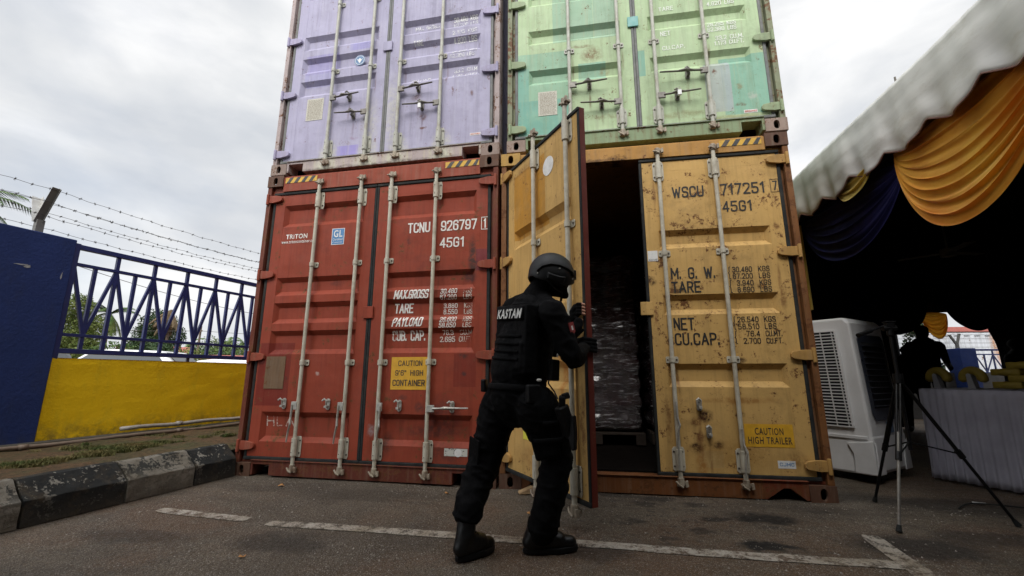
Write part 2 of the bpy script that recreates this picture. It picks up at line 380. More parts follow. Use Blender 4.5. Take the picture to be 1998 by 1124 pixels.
def casting(mb, x0, x1, z0, z1, hx, side):
    """hollow corner casting with an oval hole in its front and in its outer side; y 0 .. 0.162"""
    y0, y1, n = 0, .162, 20
    def holed(P, cx, cz, rx, rz, a0, a1, b0, b1, deep):
        outer = []; inner = []; back = []
        for k in range(n):
            t = 2*math.pi*(k+.5)/n; c, s_ = math.cos(t), math.sin(t)
            q = max(abs(c), abs(s_)); u = c/q; v_ = s_/q
            ox = a1+(u-1)/2*(a1-a0) ; oz = b1+(v_-1)/2*(b1-b0)
            e = 2.6; den = (abs(c)**e+abs(s_)**e)**(1/e)
            ix, iz = cx+rx*c/den, cz+rz*s_/den
            outer.append(mb.b.verts.new(P(ox, oz, 0))); inner.append(mb.b.verts.new(P(ix, iz, 0))); back.append(mb.b.verts.new(P(ix, iz, deep)))
        for k in range(n):
            j = (k+1) % n
            mb.b.faces.new((outer[k], outer[j], inner[j], inner[k])); mb.b.faces.new((inner[k], inner[j], back[j], back[k]))
        corners = [P(a0, b0, 0), P(a1, b0, 0), P(a1, b1, 0), P(a0, b1, 0)]
        for (ca, ka) in zip(corners, (n*5//8, n*7//8, n//8, n*3//8)):
            i = min(range(n), key=lambda k: (outer[k].co-Vector(ca)).length+(outer[(k+1) % n].co-Vector(ca)).length)
            mb.b.faces.new((outer[i], outer[(i+1) % n], mb.b.verts.new(ca)))
    cz = (z0+z1)/2
    holed(lambda a, c, d: (a, y0+d, c), hx, cz, .024, .04, x0, x1, z0, z1, .028)
    xs = x0 if side < 0 else x1
    holed(lambda a, c, d: (xs-side*d, a, c), .085, cz, .045, .028, y0, y1, z0, z1, .02)
    xi = x1 if side < 0 else x0
    mb.quad((xi, y0, z0), (xi, y1, z0), (xi, y1, z1), (xi, y0, z1))
    mb.quad((x0, y0, z0), (x1, y0, z0), (x1, y1, z0), (x0, y1, z0)); mb.quad((x0, y0, z1), (x1, y0, z1), (x1, y1, z1), (x0, y1, z1))
    mb.quad((x0, y1, z0), (x1, y1, z0), (x1, y1, z1), (x0, y1, z1))

def leaf(root, S, side, XL, XR, hx, rot=0, ztop=None):
    """one door leaf in container coordinates XL..XR, object origin on its hinge line x=hx"""
    off = (hx, .03, 0); yf = .03; z0, z1 = S['door']; z1 = ztop or z1; recs = [r for r in S['recs']]
    o_m = MB(); rl, rr = XL+.105, XR-.105
    if side < 0: rr = XR-.10
    # stiles, rails (3 mm proud), flat field with pressed recesses
    o_m.box(XL, rl, yf, yf+.045, z0, z1); o_m.box(rr, XR, yf, yf+.045, z0, z1)
    o_m.box(rl, rr, yf+.001, yf+.045, z0, z0+.1); o_m.box(rl, rr, yf+.001, yf+.045, z1-.09, z1)
    yp = yf+.0015; zz = z0+.1; dep, sl = S.get('dep', .036), .045
    rs = sorted(recs)
    for a, b_ in rs:
        o_m.quad((rl, yp, zz), (rr, yp, zz), (rr, yp, a), (rl, yp, a))
        i0, i1, e = a+sl, b_-sl, .035
        A = [(rl, yp, a), (rr, yp, a), (rr, yp, b_), (rl, yp, b_)]; Bq = [(rl+e, yp+dep, i0), (rr-e, yp+dep, i0), (rr-e, yp+dep, i1), (rl+e, yp+dep, i1)]
        for k in range(4): o_m.quad(A[k], A[(k+1) % 4], Bq[(k+1) % 4], Bq[k])
        o_m.quad(*Bq); zz = b_
    o_m.quad((rl, yp, zz), (rr, yp, zz), (rr, yp, z1-.09), (rl, yp, z1-.09))
    o_m.quad((XL, yf+.046, z0), (XR, yf+.046, z0), (XR, yf+.046, z1), (XL, yf+.046, z1))
    d = o_m.build('door', S['mat'](hx), root, off)
    d.location = off; d.rotation_euler = (0, 0, rot)
    # rubber gasket round the leaf
    g = MB(); t = .03
    gx0, gx1 = XL-t, XR+t
    if side < 0: gx1 = XR+.0245
    else: gx0 = XL-.0245
    g.box(gx0, XL-.001, yf-.004, yf+.04, z0-.001, z1+.001); g.box(XR+.001, gx1, yf-.004, yf+.04, z0-.001, z1+.001)
    g.box(gx0, gx1, yf-.010, yf+.04, z0-t, z0-.002); g.box(gx0, gx1, yf-.010, yf+.04, z1+.002, z1+t)
    g.build('door_gasket', S['gasket'], d, off, bevel=.006)
    # locking bars
    for bx in S['bars']:
        if not XL < bx < XR: continue
        zb, zt = S['barz']; yb = -.002
        m = MB(); m.tube([(bx, yb, zb+.03), (bx, yb, zt-.03)], .0165, 14)
        m.build('locking_bar', S['barm'], d, off, smooth=False)
        for zc, s_ in ((zb+.02, 1), (zt-.02, -1)):     # hooked cams
            m = MB()
            m.tube([(bx, yb, zc+.035*s_), (bx, yb, zc-.02*s_)], .024, 12)
            m.prism([(bx-.03, zc-.028), (bx-.024, zc+.012), (bx+.026, zc+.014), (bx+.03, zc-.006), (bx+.012, zc-.03)], .026, 'y', yb-.014)
            m.box(bx-.026, bx+.03, yb-.01, yf+.004, zc-.012, zc+.008); m.prism([(bx+.028, zc-.03), (bx+.05, zc-.024), (bx+.046, zc+.02), (bx+.03, zc+.012)], .022, 'y', yb-.022)
            m.tube([(bx-.04, yb-.018, zc+.012*s_), (bx-.02, yb-.024, zc-.012), (bx+.01, yb-.022, zc-.03)], .008, 6)
            m.build('bar_cam', M['cam_rust'], d, off, bevel=.003)
        for zc, hh in ((z0+.095, .088), (z1-.095, .088)):
            m = MB(); rv = MB()
            ox = bx+.018 if S.get('asym', 1) else bx
            pw = .034 if S.get('asym', 1) else .046
            m.prism([(ox-pw, zc-hh*.8), (ox-pw*.7, zc-hh), (ox+pw*.8, zc-hh), (ox+pw, zc-hh*.75), (ox+pw, zc+hh*.75), (ox+pw*.8, zc+hh), (ox-pw*.7, zc+hh), (ox-pw, zc+hh*.8)], .006, 'y', yf-.008)
            m.tube([(bx, yb, zc-.075), (bx, yb, zc+.075)], .025, 14)
            for zz_ in (-.6, .6):
                rv.tube([(ox+pw*.62, yf-.012, zc+hh*zz_), (ox+pw*.62, yf-.004, zc+hh*zz_)], .0075, 8)
                if not S.get('asym', 1): rv.tube([(ox-pw*.72, yf-.012, zc+hh*zz_), (ox-pw*.72, yf-.004, zc+hh*zz_)], .0075, 8)
                else: rv.tube([(bx-.004, yb-.027, zc+hh*zz_*.8), (bx-.004, yb-.02, zc+hh*zz_*.8)], .004, 6)
            br = m.build('bar_bracket', S['barm'], d, off, bevel=.002); rv.build('bolts', M['rivet'], br).location = (-off[0], -off[1], -off[2])
        for zc in S['clamps']:
            m = MB(); rv = MB(); m.prism([(bx-.044, zc-.02), (bx-.036, zc-.026), (bx+.044, zc-.026), (bx+.052, zc-.018), (bx+.052, zc+.018), (bx+.044, zc+.026), (bx-.036, zc+.026), (bx-.044, zc+.02)], .006, 'y', yf-.008)
            m.tube([(bx, yb, zc-.022), (bx, yb, zc+.022)], .022, 12)
            rv.tube([(bx+.037, yf-.013, zc), (bx+.037, yf-.004, zc)], .008, 8); rv.tube([(bx-.031, yf-.013, zc), (bx-.031, yf-.004, zc)], .006, 8)
            br = m.build('bar_clamp', S['barm'], d, off, bevel=.002); rv.build('bolts', M['rivet'], br).location = (-off[0], -off[1], -off[2])
    for hd in S['handles']:
        bx = hd[0]
        if not XL < bx < XR: continue
        zc = hd[1]; m = MB(); yb = -.012
        if hd[2] == 'v':
            sx = hd[3]; m.box(bx+min(0, sx), bx+max(0, sx), yb-.012, yb+.006, zc-.035, zc+.035)
            hxx = bx+sx*.75; m.tube([(hxx, yb-.012, zc+.01), (hxx, yb-.02, zc-.1), (hxx+.012, yb-.035, zc-.16), (hxx-.004, yb-.03, zc-.22), (hxx-.012, yb-.03, hd[4])], [.014, .012, .014, .011, .009], 8, sx=.6)
        else:
            sg = 1 if hd[3] > bx else -1
            m.box(min(bx, bx+sg*.065), max(bx, bx+sg*.065), yb-.012, yb+.006, zc-.035, zc+.022)
            xm = (bx+hd[3])/2
            m.tube([(bx+sg*.05, yb-.01, zc-.006), (bx+sg*.12, yb-.014, zc-.004), (xm-sg*.02, yb-.028, zc), (xm+sg*.05, yb-.02, zc), (hd[3], yb-.03, zc+.002)], [.012, .011, .02, .011, .009], 8, sx=1, sy=.75)
        m.build('door_handle', S['hmat'], d, off, bevel=.002)
    m = MB(); any_ = False
    for cx, zc in S['catches']:
        if not XL < cx < XR: continue
        any_ = True; n = 10
        ov = [(cx+.02*math.cos(a), zc+.028+.02*math.sin(a)) for a in [math.pi*k/n for k in range(n+1)]]+[(cx+.02*math.cos(a), zc-.03+.02*math.sin(a)) for a in [math.pi+math.pi*k/n for k in range(n+1)]]
        m2 = MB(); m2.prism(ov, .008, 'y', yf-.011); m2.tube([(cx, yf-.02, zc+.03), (cx, yf-.008, zc+.03)], .01, 10)
        m2.box(cx-.012, cx+.012, -.02, yf-.009, zc-.03, zc-.012)
        m2.tube([(cx-.03, -.024, zc+.03), (cx-.012, -.018, zc+.045), (cx+.006, -.014, zc+.03), (cx+.004, -.01, zc-.01)], [.007, .01, .009, .007], 8)
        m2.build('handle_catch', S['hmat'], d, off, bevel=.0015)
    m.b.free()
    # hinges: tapered straps from the corner post
    for zc in S['hinges']:
        m = MB(); s_ = side; e = .04 if side < 0 else W-.04; x1_ = e-s_*.145
        m.prism([(e, zc-.036), (e, zc+.04), (e-s_*.065, zc+.04), (x1_+s_*.012, zc+.028), (x1_, zc+.012), (x1_, zc-.014), (x1_+s_*.018, zc-.026), (e-s_*.05, zc-.038)], .026, 'y', yf-.031)
        m.tube([(e+s_*.012, -.004, zc-.055), (e+s_*.012, -.004, zc+.055)], .014, 10)
        m.build('hinge', S['hingem'], d, off, bevel=.003)
    return d, off

def container(S):
    root = thing('shipping_container', S['loc'], S['label'], 'shipping container', 'stacked shipping containers', S['rz'])
    H, Ln = S['H'], S['len']; pm = S['frame']
    # corner castings
    for (zz, nm) in ((0, 0), (H-.118, 1)):
        for side in (-1, 1):
            m = MB(); x0, x1 = (0, .178) if side < 0 else (W-.178, W); hx = x0+.09
            casting(m, x0, x1, zz, zz+.118, hx, side)
            cm = S['castm'] if not (S.get('ycast') and side < 0 and nm) else S['ycast']
            m.build('corner_casting', cm, root, bevel=.006)
            m = MB(); m.box(x0, x1, Ln-.162, Ln, zz, zz+.118); m.build('corner_casting', cm, root, bevel=.006)
    # posts
    for side in (-1, 1):
        m = MB(); a = 0 if side < 0 else W
        xs = sorted((a-side*.004, a-side*.05)); m.box(xs[0], xs[1], .008, .15, .118, H-.118)
        xs = sorted((a-side*.05, a-side*.075)); m.box(xs[0], xs[1], .05, .15, .118, H-.118)
        m.build('corner_post', S['post'], root, bevel=.004)
    z0, z1 = S['door']
    # header and sill
    m = MB(); m.box(.178, W-.178, .012, .14, z1+.034, H-.02); m.box(.178, W-.178, .03, .12, H-.02, H-.004); m.box(.05, .178, .04, .14, z1+.02, H-.118); m.box(W-.178, W-.05, .04, .14, z1+.02, H-.118)
    m.build('door_header', S['header'], root, bevel=.003)
    m = MB(); zt = z0-.032
    if S['sill'] == 'pocket':
        for xa, xb in ((.178, .2), (.365, W-.365), (W-.2, W-.178)): m.box(xa, xb, .006, .15, .018, zt)
        for xa, xb in ((.2, .365), (W-.365, W-.2)):
            m.box(xa, xb, .006, .15, .108, zt)
    else:
        for s_ in (0, 1):
            f = (lambda x: x) if s_ == 0 else (lambda x: W-x)
            poly = [(f(.178), zt), (f(.178), .012), (f(.2), .012), (f(.30), .09), (f(.345), .09), (f(.46), .012), (f(.5), .012), (f(.5), zt)]
            m.prism(poly, .12, 'y', .008)
        m.box(.5, W-.5, .008, .128, .012, zt)
    for xa, xb in ((.05, .178), (W-.178, W-.05)): m.box(xa, xb, .04, .14, .118, zt)
    m.box(.178, W-.178, -.006, .03, zt, zt+.006)
    m.build('door_sill', S['sillm'], root, bevel=.003)
    # body: corrugated side walls, roof, front end, floor
    def corr(u): # depth of the corrugation at distance u
        p = (u % .28)/.28; return .036*(0 if p < .27 else (p-.27)/.17 if p < .44 else 1 if p < .77 else (1-p)/.23)
    ks = [0, .27, .44, .77]; us = sorted({round((i+k)*.28, 4) for i in range(int(Ln/.28)+1) for k in ks if (i+k)*.28 < Ln-.3})
    for side in (-1, 1):
        m = MB(); a = .012 if side < 0 else W-.012
        for u, u2 in zip(us, us[1:]):
            m.quad((a-side*corr(u), .15+u, .16), (a-side*corr(u2), .15+u2, .16), (a-side*corr(u2), .15+u2, H-.1), (a-side*corr(u), .15+u, H-.1))
        xs = sorted((a, a-side*.06)); m.box(xs[0], xs[1], .15, Ln-.1, .03, .16); m.box(xs[0], xs[1], .15, Ln-.1, H-.1, H-.03)
        m.build('side_wall', S['side'], root, solid=.004)
    MB().box(.02, W-.02, .13, Ln-.05, H-.03, H-.022).build('roof_panel', S['side'], root)
    MB().box(.02, W-.02, Ln-.1, Ln-.04, .1, H-.05).build('end_wall', S['side'], root)
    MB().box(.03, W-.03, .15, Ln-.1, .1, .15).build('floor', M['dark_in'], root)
    # hazard tape beside the castings on the header
    if S.get('tape'):
        for xa, xb, skew in S['tape']:
            m = MB(); k = MB(); n = int((xb-xa)/.042); zt0, zt1 = H-.088, H-.03
            base = m.quad((xa, .0095, zt0), (xb, .0095, zt0), (xb, .0095, zt1), (xa, .0095, zt1))
            for i in range(0, n, 2):
                q = xa+(i+.3)*.042; s2 = .04*skew
                k.quad((q, .008, zt0), (min(xb, q+.04), .008, zt0), (min(xb, max(xa, q+.04+s2)), .008, zt1), (min(xb, max(xa, q+s2)), .008, zt1))
            t = m.build('hazard_tape', M['hz_y'], root); k.build('stripe', M['hz_k'], t)
    # door leaves
    dl, offL = leaf(root, S, -1, .105, S.get('xrL', 1.2), .04, S.get('rotL', 0), S.get('ztL'))
    dr, offR = leaf(root, S, 1, 1.25, W-.105, W-.04)
    cp = S.get('centre_plate')
    if cp:
        MB().box(1.215-.045, 1.215+.055, .012, .026, cp-.06, cp+.05).build('centre_plate', S['cpm'], dr, offR, bevel=.004)
    return root, (dl, offL), (dr, offR)

def sticker(name, parent, off, x0, x1, z0, z1, mat, y=.0315, th=.0015, skew=0):
    m = MB(); m.prism([(x0, z0), (x1, z0), (x1+skew, z1), (x0+skew, z1)], th, 'y', y-th-.0005); return m.build(name, mat, parent, off)
BARS = [.605, 1.065, 1.385, 1.84]

# --- red
RED = (.265, .048, .024); REDM = (.15, .018, .012)
def pred(hx, rust=.42):
    k = lambda L: [(a[0]-hx, a[1], *a[2:]) for a in L]
    return paint('red_door_paint', RED, k([(.29, .9, .17, .29, REDM, .8), (2.15, .93, .1, .14, REDM, .55), (2.3, 1.9, .07, .1, (.14, .03, .05), .6)]),
        k([(2.2, 1.9, .05, .28, (.05, .03, .025), .8), (2.17, 1.75, .09, .06, (.05, .025, .03), .7), (1.58, 2.12, .03, .05, (.07, .03, .03), .6), (2.14, 1.05, .05, .04, (.05, .035, .03), .7),
           (2.14, .9, .03, .03, (.04, .03, .03), .7), (.42, .85, .03, .04, (.06, .03, .02), .6), (1.95, .55, .22, .2, (.08, .03, .03), .55), (1.6, .7, .05, .03, (.05, .035, .03), .6), (1.75, .62, .05, .05, (.04, .03, .03), .6),
           (2.0, .25, .25, .1, (.1, .035, .025), .6), (1.32, .42, .05, .06, (.3, .28, .28), .5), (1.9, .42, .4, .07, (.05, .025, .02), .5), (1.45, .3, .08, .12, (.06, .03, .02), .6), (.85, 1.75, .1, .04, (.1, .03, .02), .5), (2.05, 1.3, .12, .05, (.1, .03, .02), .5), (.75, .9, .03, .02, (.6, .55, .5), .4), (.6, .4, .4, .12, (.2, .05, .03), .35)]),
        runs=[(a-hx, c, d_) for a, c, d_ in [(.44, .58, .2), (.88, .58, .22), (1.57, .58, .25), (2.05, .58, .3), (.64, 1.9, .25), (1.87, 1.88, .4), (1.42, 2.6, .3), (.63, .96, .2)]], rust=rust, rscale=5, dust=(.3, .085, .05), dustamt=.1)
fr_red = paint('red_frame_paint', (.2, .045, .025), rust=.55, rscale=6, dust=(.2, .12, .08))
cast_brown = paint('casting_brown', (.11, .055, .035), rust=.5, rscale=10, dust=(.2, .16, .12), dustamt=.3)
S_red = dict(loc=(-2.46+.012, -.011, -.012), rz=R(-1.1), H=2.896, len=12.19, label='red-brown container at bottom left marked TCNU 926797 with both doors shut', frame=fr_red,
    castm=cast_brown, post=paint('red_post_paint', (.14, .035, .02), rust=.75, rscale=6), header=paint('red_header_paint', (.28, .06, .032), rust=.3, rscale=7),
    sillm=paint('red_sill_paint', (.12, .03, .018), rust=.8, rscale=6), side=fr_red, door=(.172, 2.685), recs=[(2.34, 2.57), (1.64, 1.82), (1.37, 1.57), (1.08, 1.30), (.30, .56)],
    mat=lambda hx: pred(hx), gasket=M['rubber'], bars=BARS, barz=(.065, 2.81), barm=M['bar_cream'], clamps=[1.93, 1.0], hmat=M['galv'],
    handles=[(.605, .62, 'v', -.055, .31), (1.065, .62, 'v', -.055, .31), (1.385, .62, 'v', .045, .33), (1.84, .62, 'h', 2.209)], catches=[(.441, .635), (.887, .635), (1.572, .632), (2.05, .628)],
    hinges=[2.64, 1.85, 1.055, .262], hingem=paint('red_hinge_paint', (.27, .06, .033), rust=.45, rscale=12), sill='pocket', tape=[(.2, .56, 1), (1.92, 2.25, 1)], centre_plate=1.457, cpm=pred(0, .2))
rc, (rl_, rlo), (rr_, rro) = container(S_red)
fR = yprof(S_red['recs'], .0315)
wl = faded('white_letters_red', (.72, .69, .64), RED, .12); wl2 = faded('worn_letters_red', (.62, .57, .5), RED, .42)
lettering([('TCNU', 1.562, 1.785, 2.19, 2.29, 0, .01), ('926797', 1.89, 2.235, 2.19, 2.29, 0, .01), ('1', 2.297, 2.322, 2.195, 2.285, 0, .01), ('45G1', 1.885, 2.12, 2.03, 2.125, 0, .01)], wl, rr_, rro, fR)
lettering([('MAX.GROSS', 1.456, 1.79, 1.565, 1.65, .15, .01), ('TARE', 1.456, 1.64, 1.44, 1.53, .05, .01), ('PAYLOAD', 1.452, 1.74, 1.315, 1.4, .2, .014), ('CUB. CAP.', 1.452, 1.77, 1.19, 1.28, 0, .01)], wl, rr_, rro, fR)
lettering([('30.480', 1.905, 2.06, 1.602, 1.647, .15), ('67.200', 1.905, 2.06, 1.55, 1.593), ('3.880', 1.93, 2.06, 1.475, 1.518), ('8.550', 1.93, 2.06, 1.42, 1.465),
    ('26.600', 1.905, 2.06, 1.35, 1.395, .15), ('58.650', 1.9, 2.055, 1.298, 1.342, .15), ('76.3', 1.93, 2.03, 1.235, 1.278), ('2.695', 1.905, 2.045, 1.175, 1.222)], wl, rr_, rro, fR)
lettering([('KGS', 2.12, 2.2, 1.602, 1.647, .1), ('LBS', 2.12, 2.2, 1.55, 1.593), ('KGS', 2.12, 2.2, 1.475, 1.518), ('LBS', 2.12, 2.2, 1.42, 1.465),
    ('KGS', 2.12, 2.2, 1.35, 1.395, .1), ('LBS', 2.12, 2.2, 1.298, 1.342, .1), ('CU.M', 2.09, 2.2, 1.235, 1.278), ('CU.FT', 2.08, 2.2, 1.175, 1.222)], wl2, rr_, rro, fR)
def frame_rect(parent, off, x0, x1, z0, z1, mat, y, t=.006, name='letter_box'):
    m = MB(); m.box(x0, x1, y-.0025, y-.001, z0, z0+t); m.box(x0, x1, y-.0025, y-.001, z1-t, z1); m.box(x0, x0+t, y-.0025, y-.001, z0+t, z1-t); m.box(x1-t, x1, y-.0025, y-.001, z0+t, z1-t)
    return m.build(name, mat, parent, off)
frame_rect(rr_, rro, 2.275, 2.345, 2.18, 2.3, wl, .03)
lettering([('TRITON', .262, .5, 2.213, 2.262, 0, .02), ('www.tritoncontainer.com', .217, .6, 2.168, 2.2, 0, .008)], wl, rl_, rlo, fR, font=True)
blue = simple('sticker_blue', (.06, .2, .42), .45, .1); wht = simple('sticker_white', (.72, .72, .7), .5, .08, 20, dirt=.3)
s_ = sticker('inspection_sticker', rl_, rlo, .77, .905, 2.125, 2.29, wht)
sticker('blue_field', s_, rlo, .776, .899, 2.131, 2.284, blue, y=.0305)
lettering([('GL', .792, .885, 2.2, 2.272, 0, .02), ('Certified', .785, .89, 2.167, 2.19, 0, .01), ('Container', .785, .89, 2.142, 2.157)], wht, s_, rlo, .0295, font=True)
cy = simple('caution_yellow', (.66, .36, .025), .5, .1, 20, dirt=.25, dirtc=(.3, .15, .03)); blk = simple('letter_black', (.025, .025, .028), .6, .2, 20)
s_ = sticker('caution_sign', rr_, rro, 1.475, 1.812, .765, 1.045, cy)
lettering([('CAUTION', 1.54, 1.765, .968, 1.015, 0, .004), ('9\'6" HIGH', 1.515, 1.775, .885, .932, 0, .004), ('CONTAINER', 1.495, 1.795, .797, .85, 0, .004)], blk, s_, rro, .0305)
pl = paint('old_plate', (.17, .105, .06), rust=.5, rscale=12)
sticker('data_plate', rl_, rlo, .2, .405, .765, 1.06, pl, th=.004)
chalk = faded('chalk', (.5, .4, .34), RED, .45, 40)
lettering([('HLA', .25, .54, .43, .52, -.1)], chalk, rl_, rlo, yprof(S_red['recs'], .0315), name='chalk_marks')
s_ = sticker('torn_sticker', rr_, rro, 1.99, 2.19, .235, .295, faded('torn_white', (.55, .55, .5), (.05, .04, .04), .25, 30), y=.03)
m = MB(); m.tube([(2.11, .0275, .262), (2.11, .0268, .262)], .032, 16); m.build('white_disc', wht, s_, rro)

# --- yellow
YEL = (.56, .35, .12); YELD = (.44, .22, .03)
def pyel(hx, left=False):
    k = lambda L: [(a[0]-hx, a[1], *a[2:]) for a in L]
    if left: return paint('yellow_door_paint', YEL, k([(.47, 2.3, .26, .29, (.47, .215, .02), .85)]), k([(.9, .9, .05, .2, (.4, .14, .02), .8), (1.12, 1.5, .05, .7, (.28, .13, .03), .35), (1.13, .6, .03, .3, RUST, .6), (.6, .3, .4, .1, (.3, .15, .05), .5), (.4, 2.6, .3, .05, RUST, .35)]),
        rust=.32, rscale=8, dust=(.4, .25, .09))
    return paint('yellow_door_paint', YEL, k([(1.62, .27, .09, .06, (.45, .33, .16), .4)]),
        k([(1.47, 1.57, .09, .035, RUSTD, .9), (2.12, 1.585, .045, .035, RUSTD, .95), (2.13, 1.62, .02, .08, (.3, .12, .03), .6), (1.6, .58, .07, .06, RUSTD, .9), (1.53, .54, .05, .04, RUST, .8), (1.56, .42, .035, .07, RUST, .8), (1.53, .35, .065, .05, RUSTD, .95),
           (1.55, .22, .05, .14, (.36, .15, .03), .7), (1.33, .55, .03, .2, RUST, .55), (1.68, .37, .05, .04, RUSTD, .8), (1.9, 1.0, .05, .03, RUSTD, .8), (1.85, .6, .04, .03, RUSTD, .8), (1.27, 1.66, .05, .05, RUSTD, .9),
           (1.29, 1.37, .018, .09, (.14, .03, .02), .9), (2.26, 1.5, .03, .12, RUST, .6), (2.27, 2.08, .03, .03, RUST, .8), (1.86, .7, .35, .03, (.3, .13, .03), .6), (1.8, .3, .35, .15, (.33, .17, .04), .4), (1.42, .9, .03, .05, RUSTD, .7), (2.2, .28, .1, .08, RUST, .4)]),
        runs=[(a-hx, c, d_) for a, c, d_ in [(1.56, .62, .4), (1.62, .42, .3), (1.43, 1.84, .35), (1.85, 1.84, .3), (1.43, .97, .3), (1.86, .97, .25), (1.34, 2.6, .4), (1.88, 2.6, .25), (2.25, 1.8, .3)]], rust=.5, rscale=8, dust=(.42, .27, .1))
S_yel = dict(loc=(.02-.01, -.037, -.012), rz=R(1.0), H=2.896, len=12.19, label='yellow container at bottom right marked WSCU 717251 with its left door swung open', frame=YEL,
    castm=cast_brown, ycast=paint('casting_yellow', (.45, .27, .07), rust=.3, rscale=9), post=paint('yellow_post_paint', (.2, .085, .03), rust=.85, rscale=5), header=paint('yellow_header_paint', (.44, .23, .06), stains=[(1.05, 2.77, .1, .05, RUSTD, .95), (.8, 2.76, .3, .03, RUSTD, .7)], rust=.38, rscale=6),
    sillm=paint('yellow_sill_paint', (.17, .062, .02), patches=[(2.3, .05, .35, .1, (.15, .03, .015), .8)], rust=.85, rscale=5), side=paint('yellow_side_paint', (.36, .2, .05), rust=.4), door=(.172, 2.72), recs=[(1.93, 2.09), (1.37, 1.535), (.80, .98)],
    mat=lambda hx: pyel(hx, hx < 1), gasket=M['rubber'], bars=BARS, barz=(.085, 2.83), barm=M['bar_cream'], clamps=[1.885, 1.01], hmat=M['galv'], asym=0,
    handles=[(1.385, .68, 'v', .0, .2), (1.84, .49, 'v', .0, .16)], catches=[(1.564, .67), (1.62, .471)],
    hinges=[2.655, 1.857, 1.04, .248], hingem=paint('yellow_hinge_paint', (.45, .26, .08), rust=.3, rscale=14), sill='arch', tape=[(1.9, 2.235, 1)], centre_plate=1.43, cpm=pyel(9), rotL=R(-54.2), xrL=1.165, ztL=2.675)
S_yel['label'] = 'yellow container at bottom right marked WSCU 717251 with its left door swung open'
yc, (yl_, ylo), (yr_, yro) = container(S_yel)
fY = yprof(S_yel['recs'], .0315)
kl = faded('black_letters', (.014, .013, .012), YEL, .05, 25)
lettering([('WSCU', 1.488, 1.745, 2.375, 2.475, 0, .0), ('717251', 1.877, 2.225, 2.375, 2.475, 0, .0), ('7', 2.285, 2.322, 2.39, 2.475, 0, .0), ('45G1', 1.88, 2.112, 2.225, 2.32, 0, .0),
    ('M. G. W.', 1.429, 1.776, 1.665, 1.762, 0, .004), ('TARE', 1.426, 1.655, 1.55, 1.645, 0, .004), ('NET', 1.421, 1.582, 1.245, 1.345, 0, .004), ('CU.CAP.', 1.422, 1.762, 1.125, 1.222, 0, .004)], kl, yr_, yro, fY)
lettering([('30.480', 1.905, 2.055, 1.707, 1.752), ('KGS', 2.1, 2.185, 1.707, 1.752), ('67.200', 1.905, 2.055, 1.652, 1.697), ('LBS', 2.1, 2.185, 1.652, 1.697),
    ('3.940', 1.93, 2.055, 1.595, 1.64), ('KGS', 2.1, 2.185, 1.595, 1.64), ('8.690', 1.93, 2.055, 1.54, 1.585), ('LBS', 2.1, 2.185, 1.54, 1.585),
    ('26.540', 1.905, 2.06, 1.3, 1.345), ('KGS', 2.1, 2.185, 1.3, 1.345), ('58.510', 1.905, 2.06, 1.245, 1.29), ('LBS', 2.1, 2.185, 1.245, 1.29),
    ('76.4', 1.96, 2.06, 1.188, 1.233), ('CU.MT.', 2.1, 2.22, 1.188, 1.233), ('2.700', 1.935, 2.06, 1.132, 1.177), ('CU.FT.', 2.1, 2.22, 1.132, 1.177),
    ], kl, yr_, yro, fY)
lettering([('{', 1.872, 1.892, 1.65, 1.755), ('{', 1.872, 1.892, 1.538, 1.643), ('{', 1.872, 1.892, 1.243, 1.348), ('{', 1.872, 1.892, 1.13, 1.235)], kl, yr_, yro, fY, wt=.055)
frame_rect(yr_, yro, 2.268, 2.333, 2.375, 2.49, kl, .03, .003)
s_ = sticker('caution_sign', yr_, yro, 1.873, 2.21, .368, .532, cy)
lettering([('CAUTION', 1.945, 2.142, .455, .505, 0, .008), ('HIGH TRAILER', 1.893, 2.195, .39, .44, 0, .008)], blk, s_, yro, .0305, font=True)
s_ = sticker('maker_sticker', yr_, yro, 2.08, 2.2, .222, .275, wht)
lettering([('CJMC', 2.092, 2.188, .238, .262, 0, .02)], blue, s_, yro, .0305)
s_ = sticker('small_white_label', yr_, yro, 1.255, 1.335, 1.825, 1.915, wht, y=.03)
lettering([('WARTUNG', 1.263, 1.328, 1.832, 1.843)], blk, s_, yro, .0285)
# open leaf: white disc, warning sticker, dark red inner skin and free edge
m = MB(); m.tube([(.78, .0305, 2.45), (.78, .0285, 2.45)], .075, 32, sx=1, sy=1); m.build('white_disc', wht, yl_, ylo)
s_ = sticker('damage_sticker', yl_, ylo, .36, .56, .42, .66, simple('sticker_lemon', (.72, .68, .08), .5, .06), skew=0)
m = text_bm('DAMAGE', .02)
for v in m.verts: v.co = Vector((.53-.05*v.co.y, .0285, .46+v.co.x*.17-.0))
bmesh.ops.translate(m, verts=m.verts, vec=Vector(ylo)*-1); me = bpy.data.meshes.new('lettering'); m.to_mesh(me); m.free(); link('lettering', me, blk, s_)
maroon = paint('maroon_edge', (.13, .024, .015), rust=.3, rscale=8, dust=(.12, .04, .03))
MB().box(1.165+.025, 1.165+.029, .034, .074, .145, 2.7).build('door_edge', maroon, yl_, ylo, bevel=.001)
MB().box(.11, 1.18, .0765, .0785, .175, 2.67).build('inner_skin', maroon, yl_, ylo)

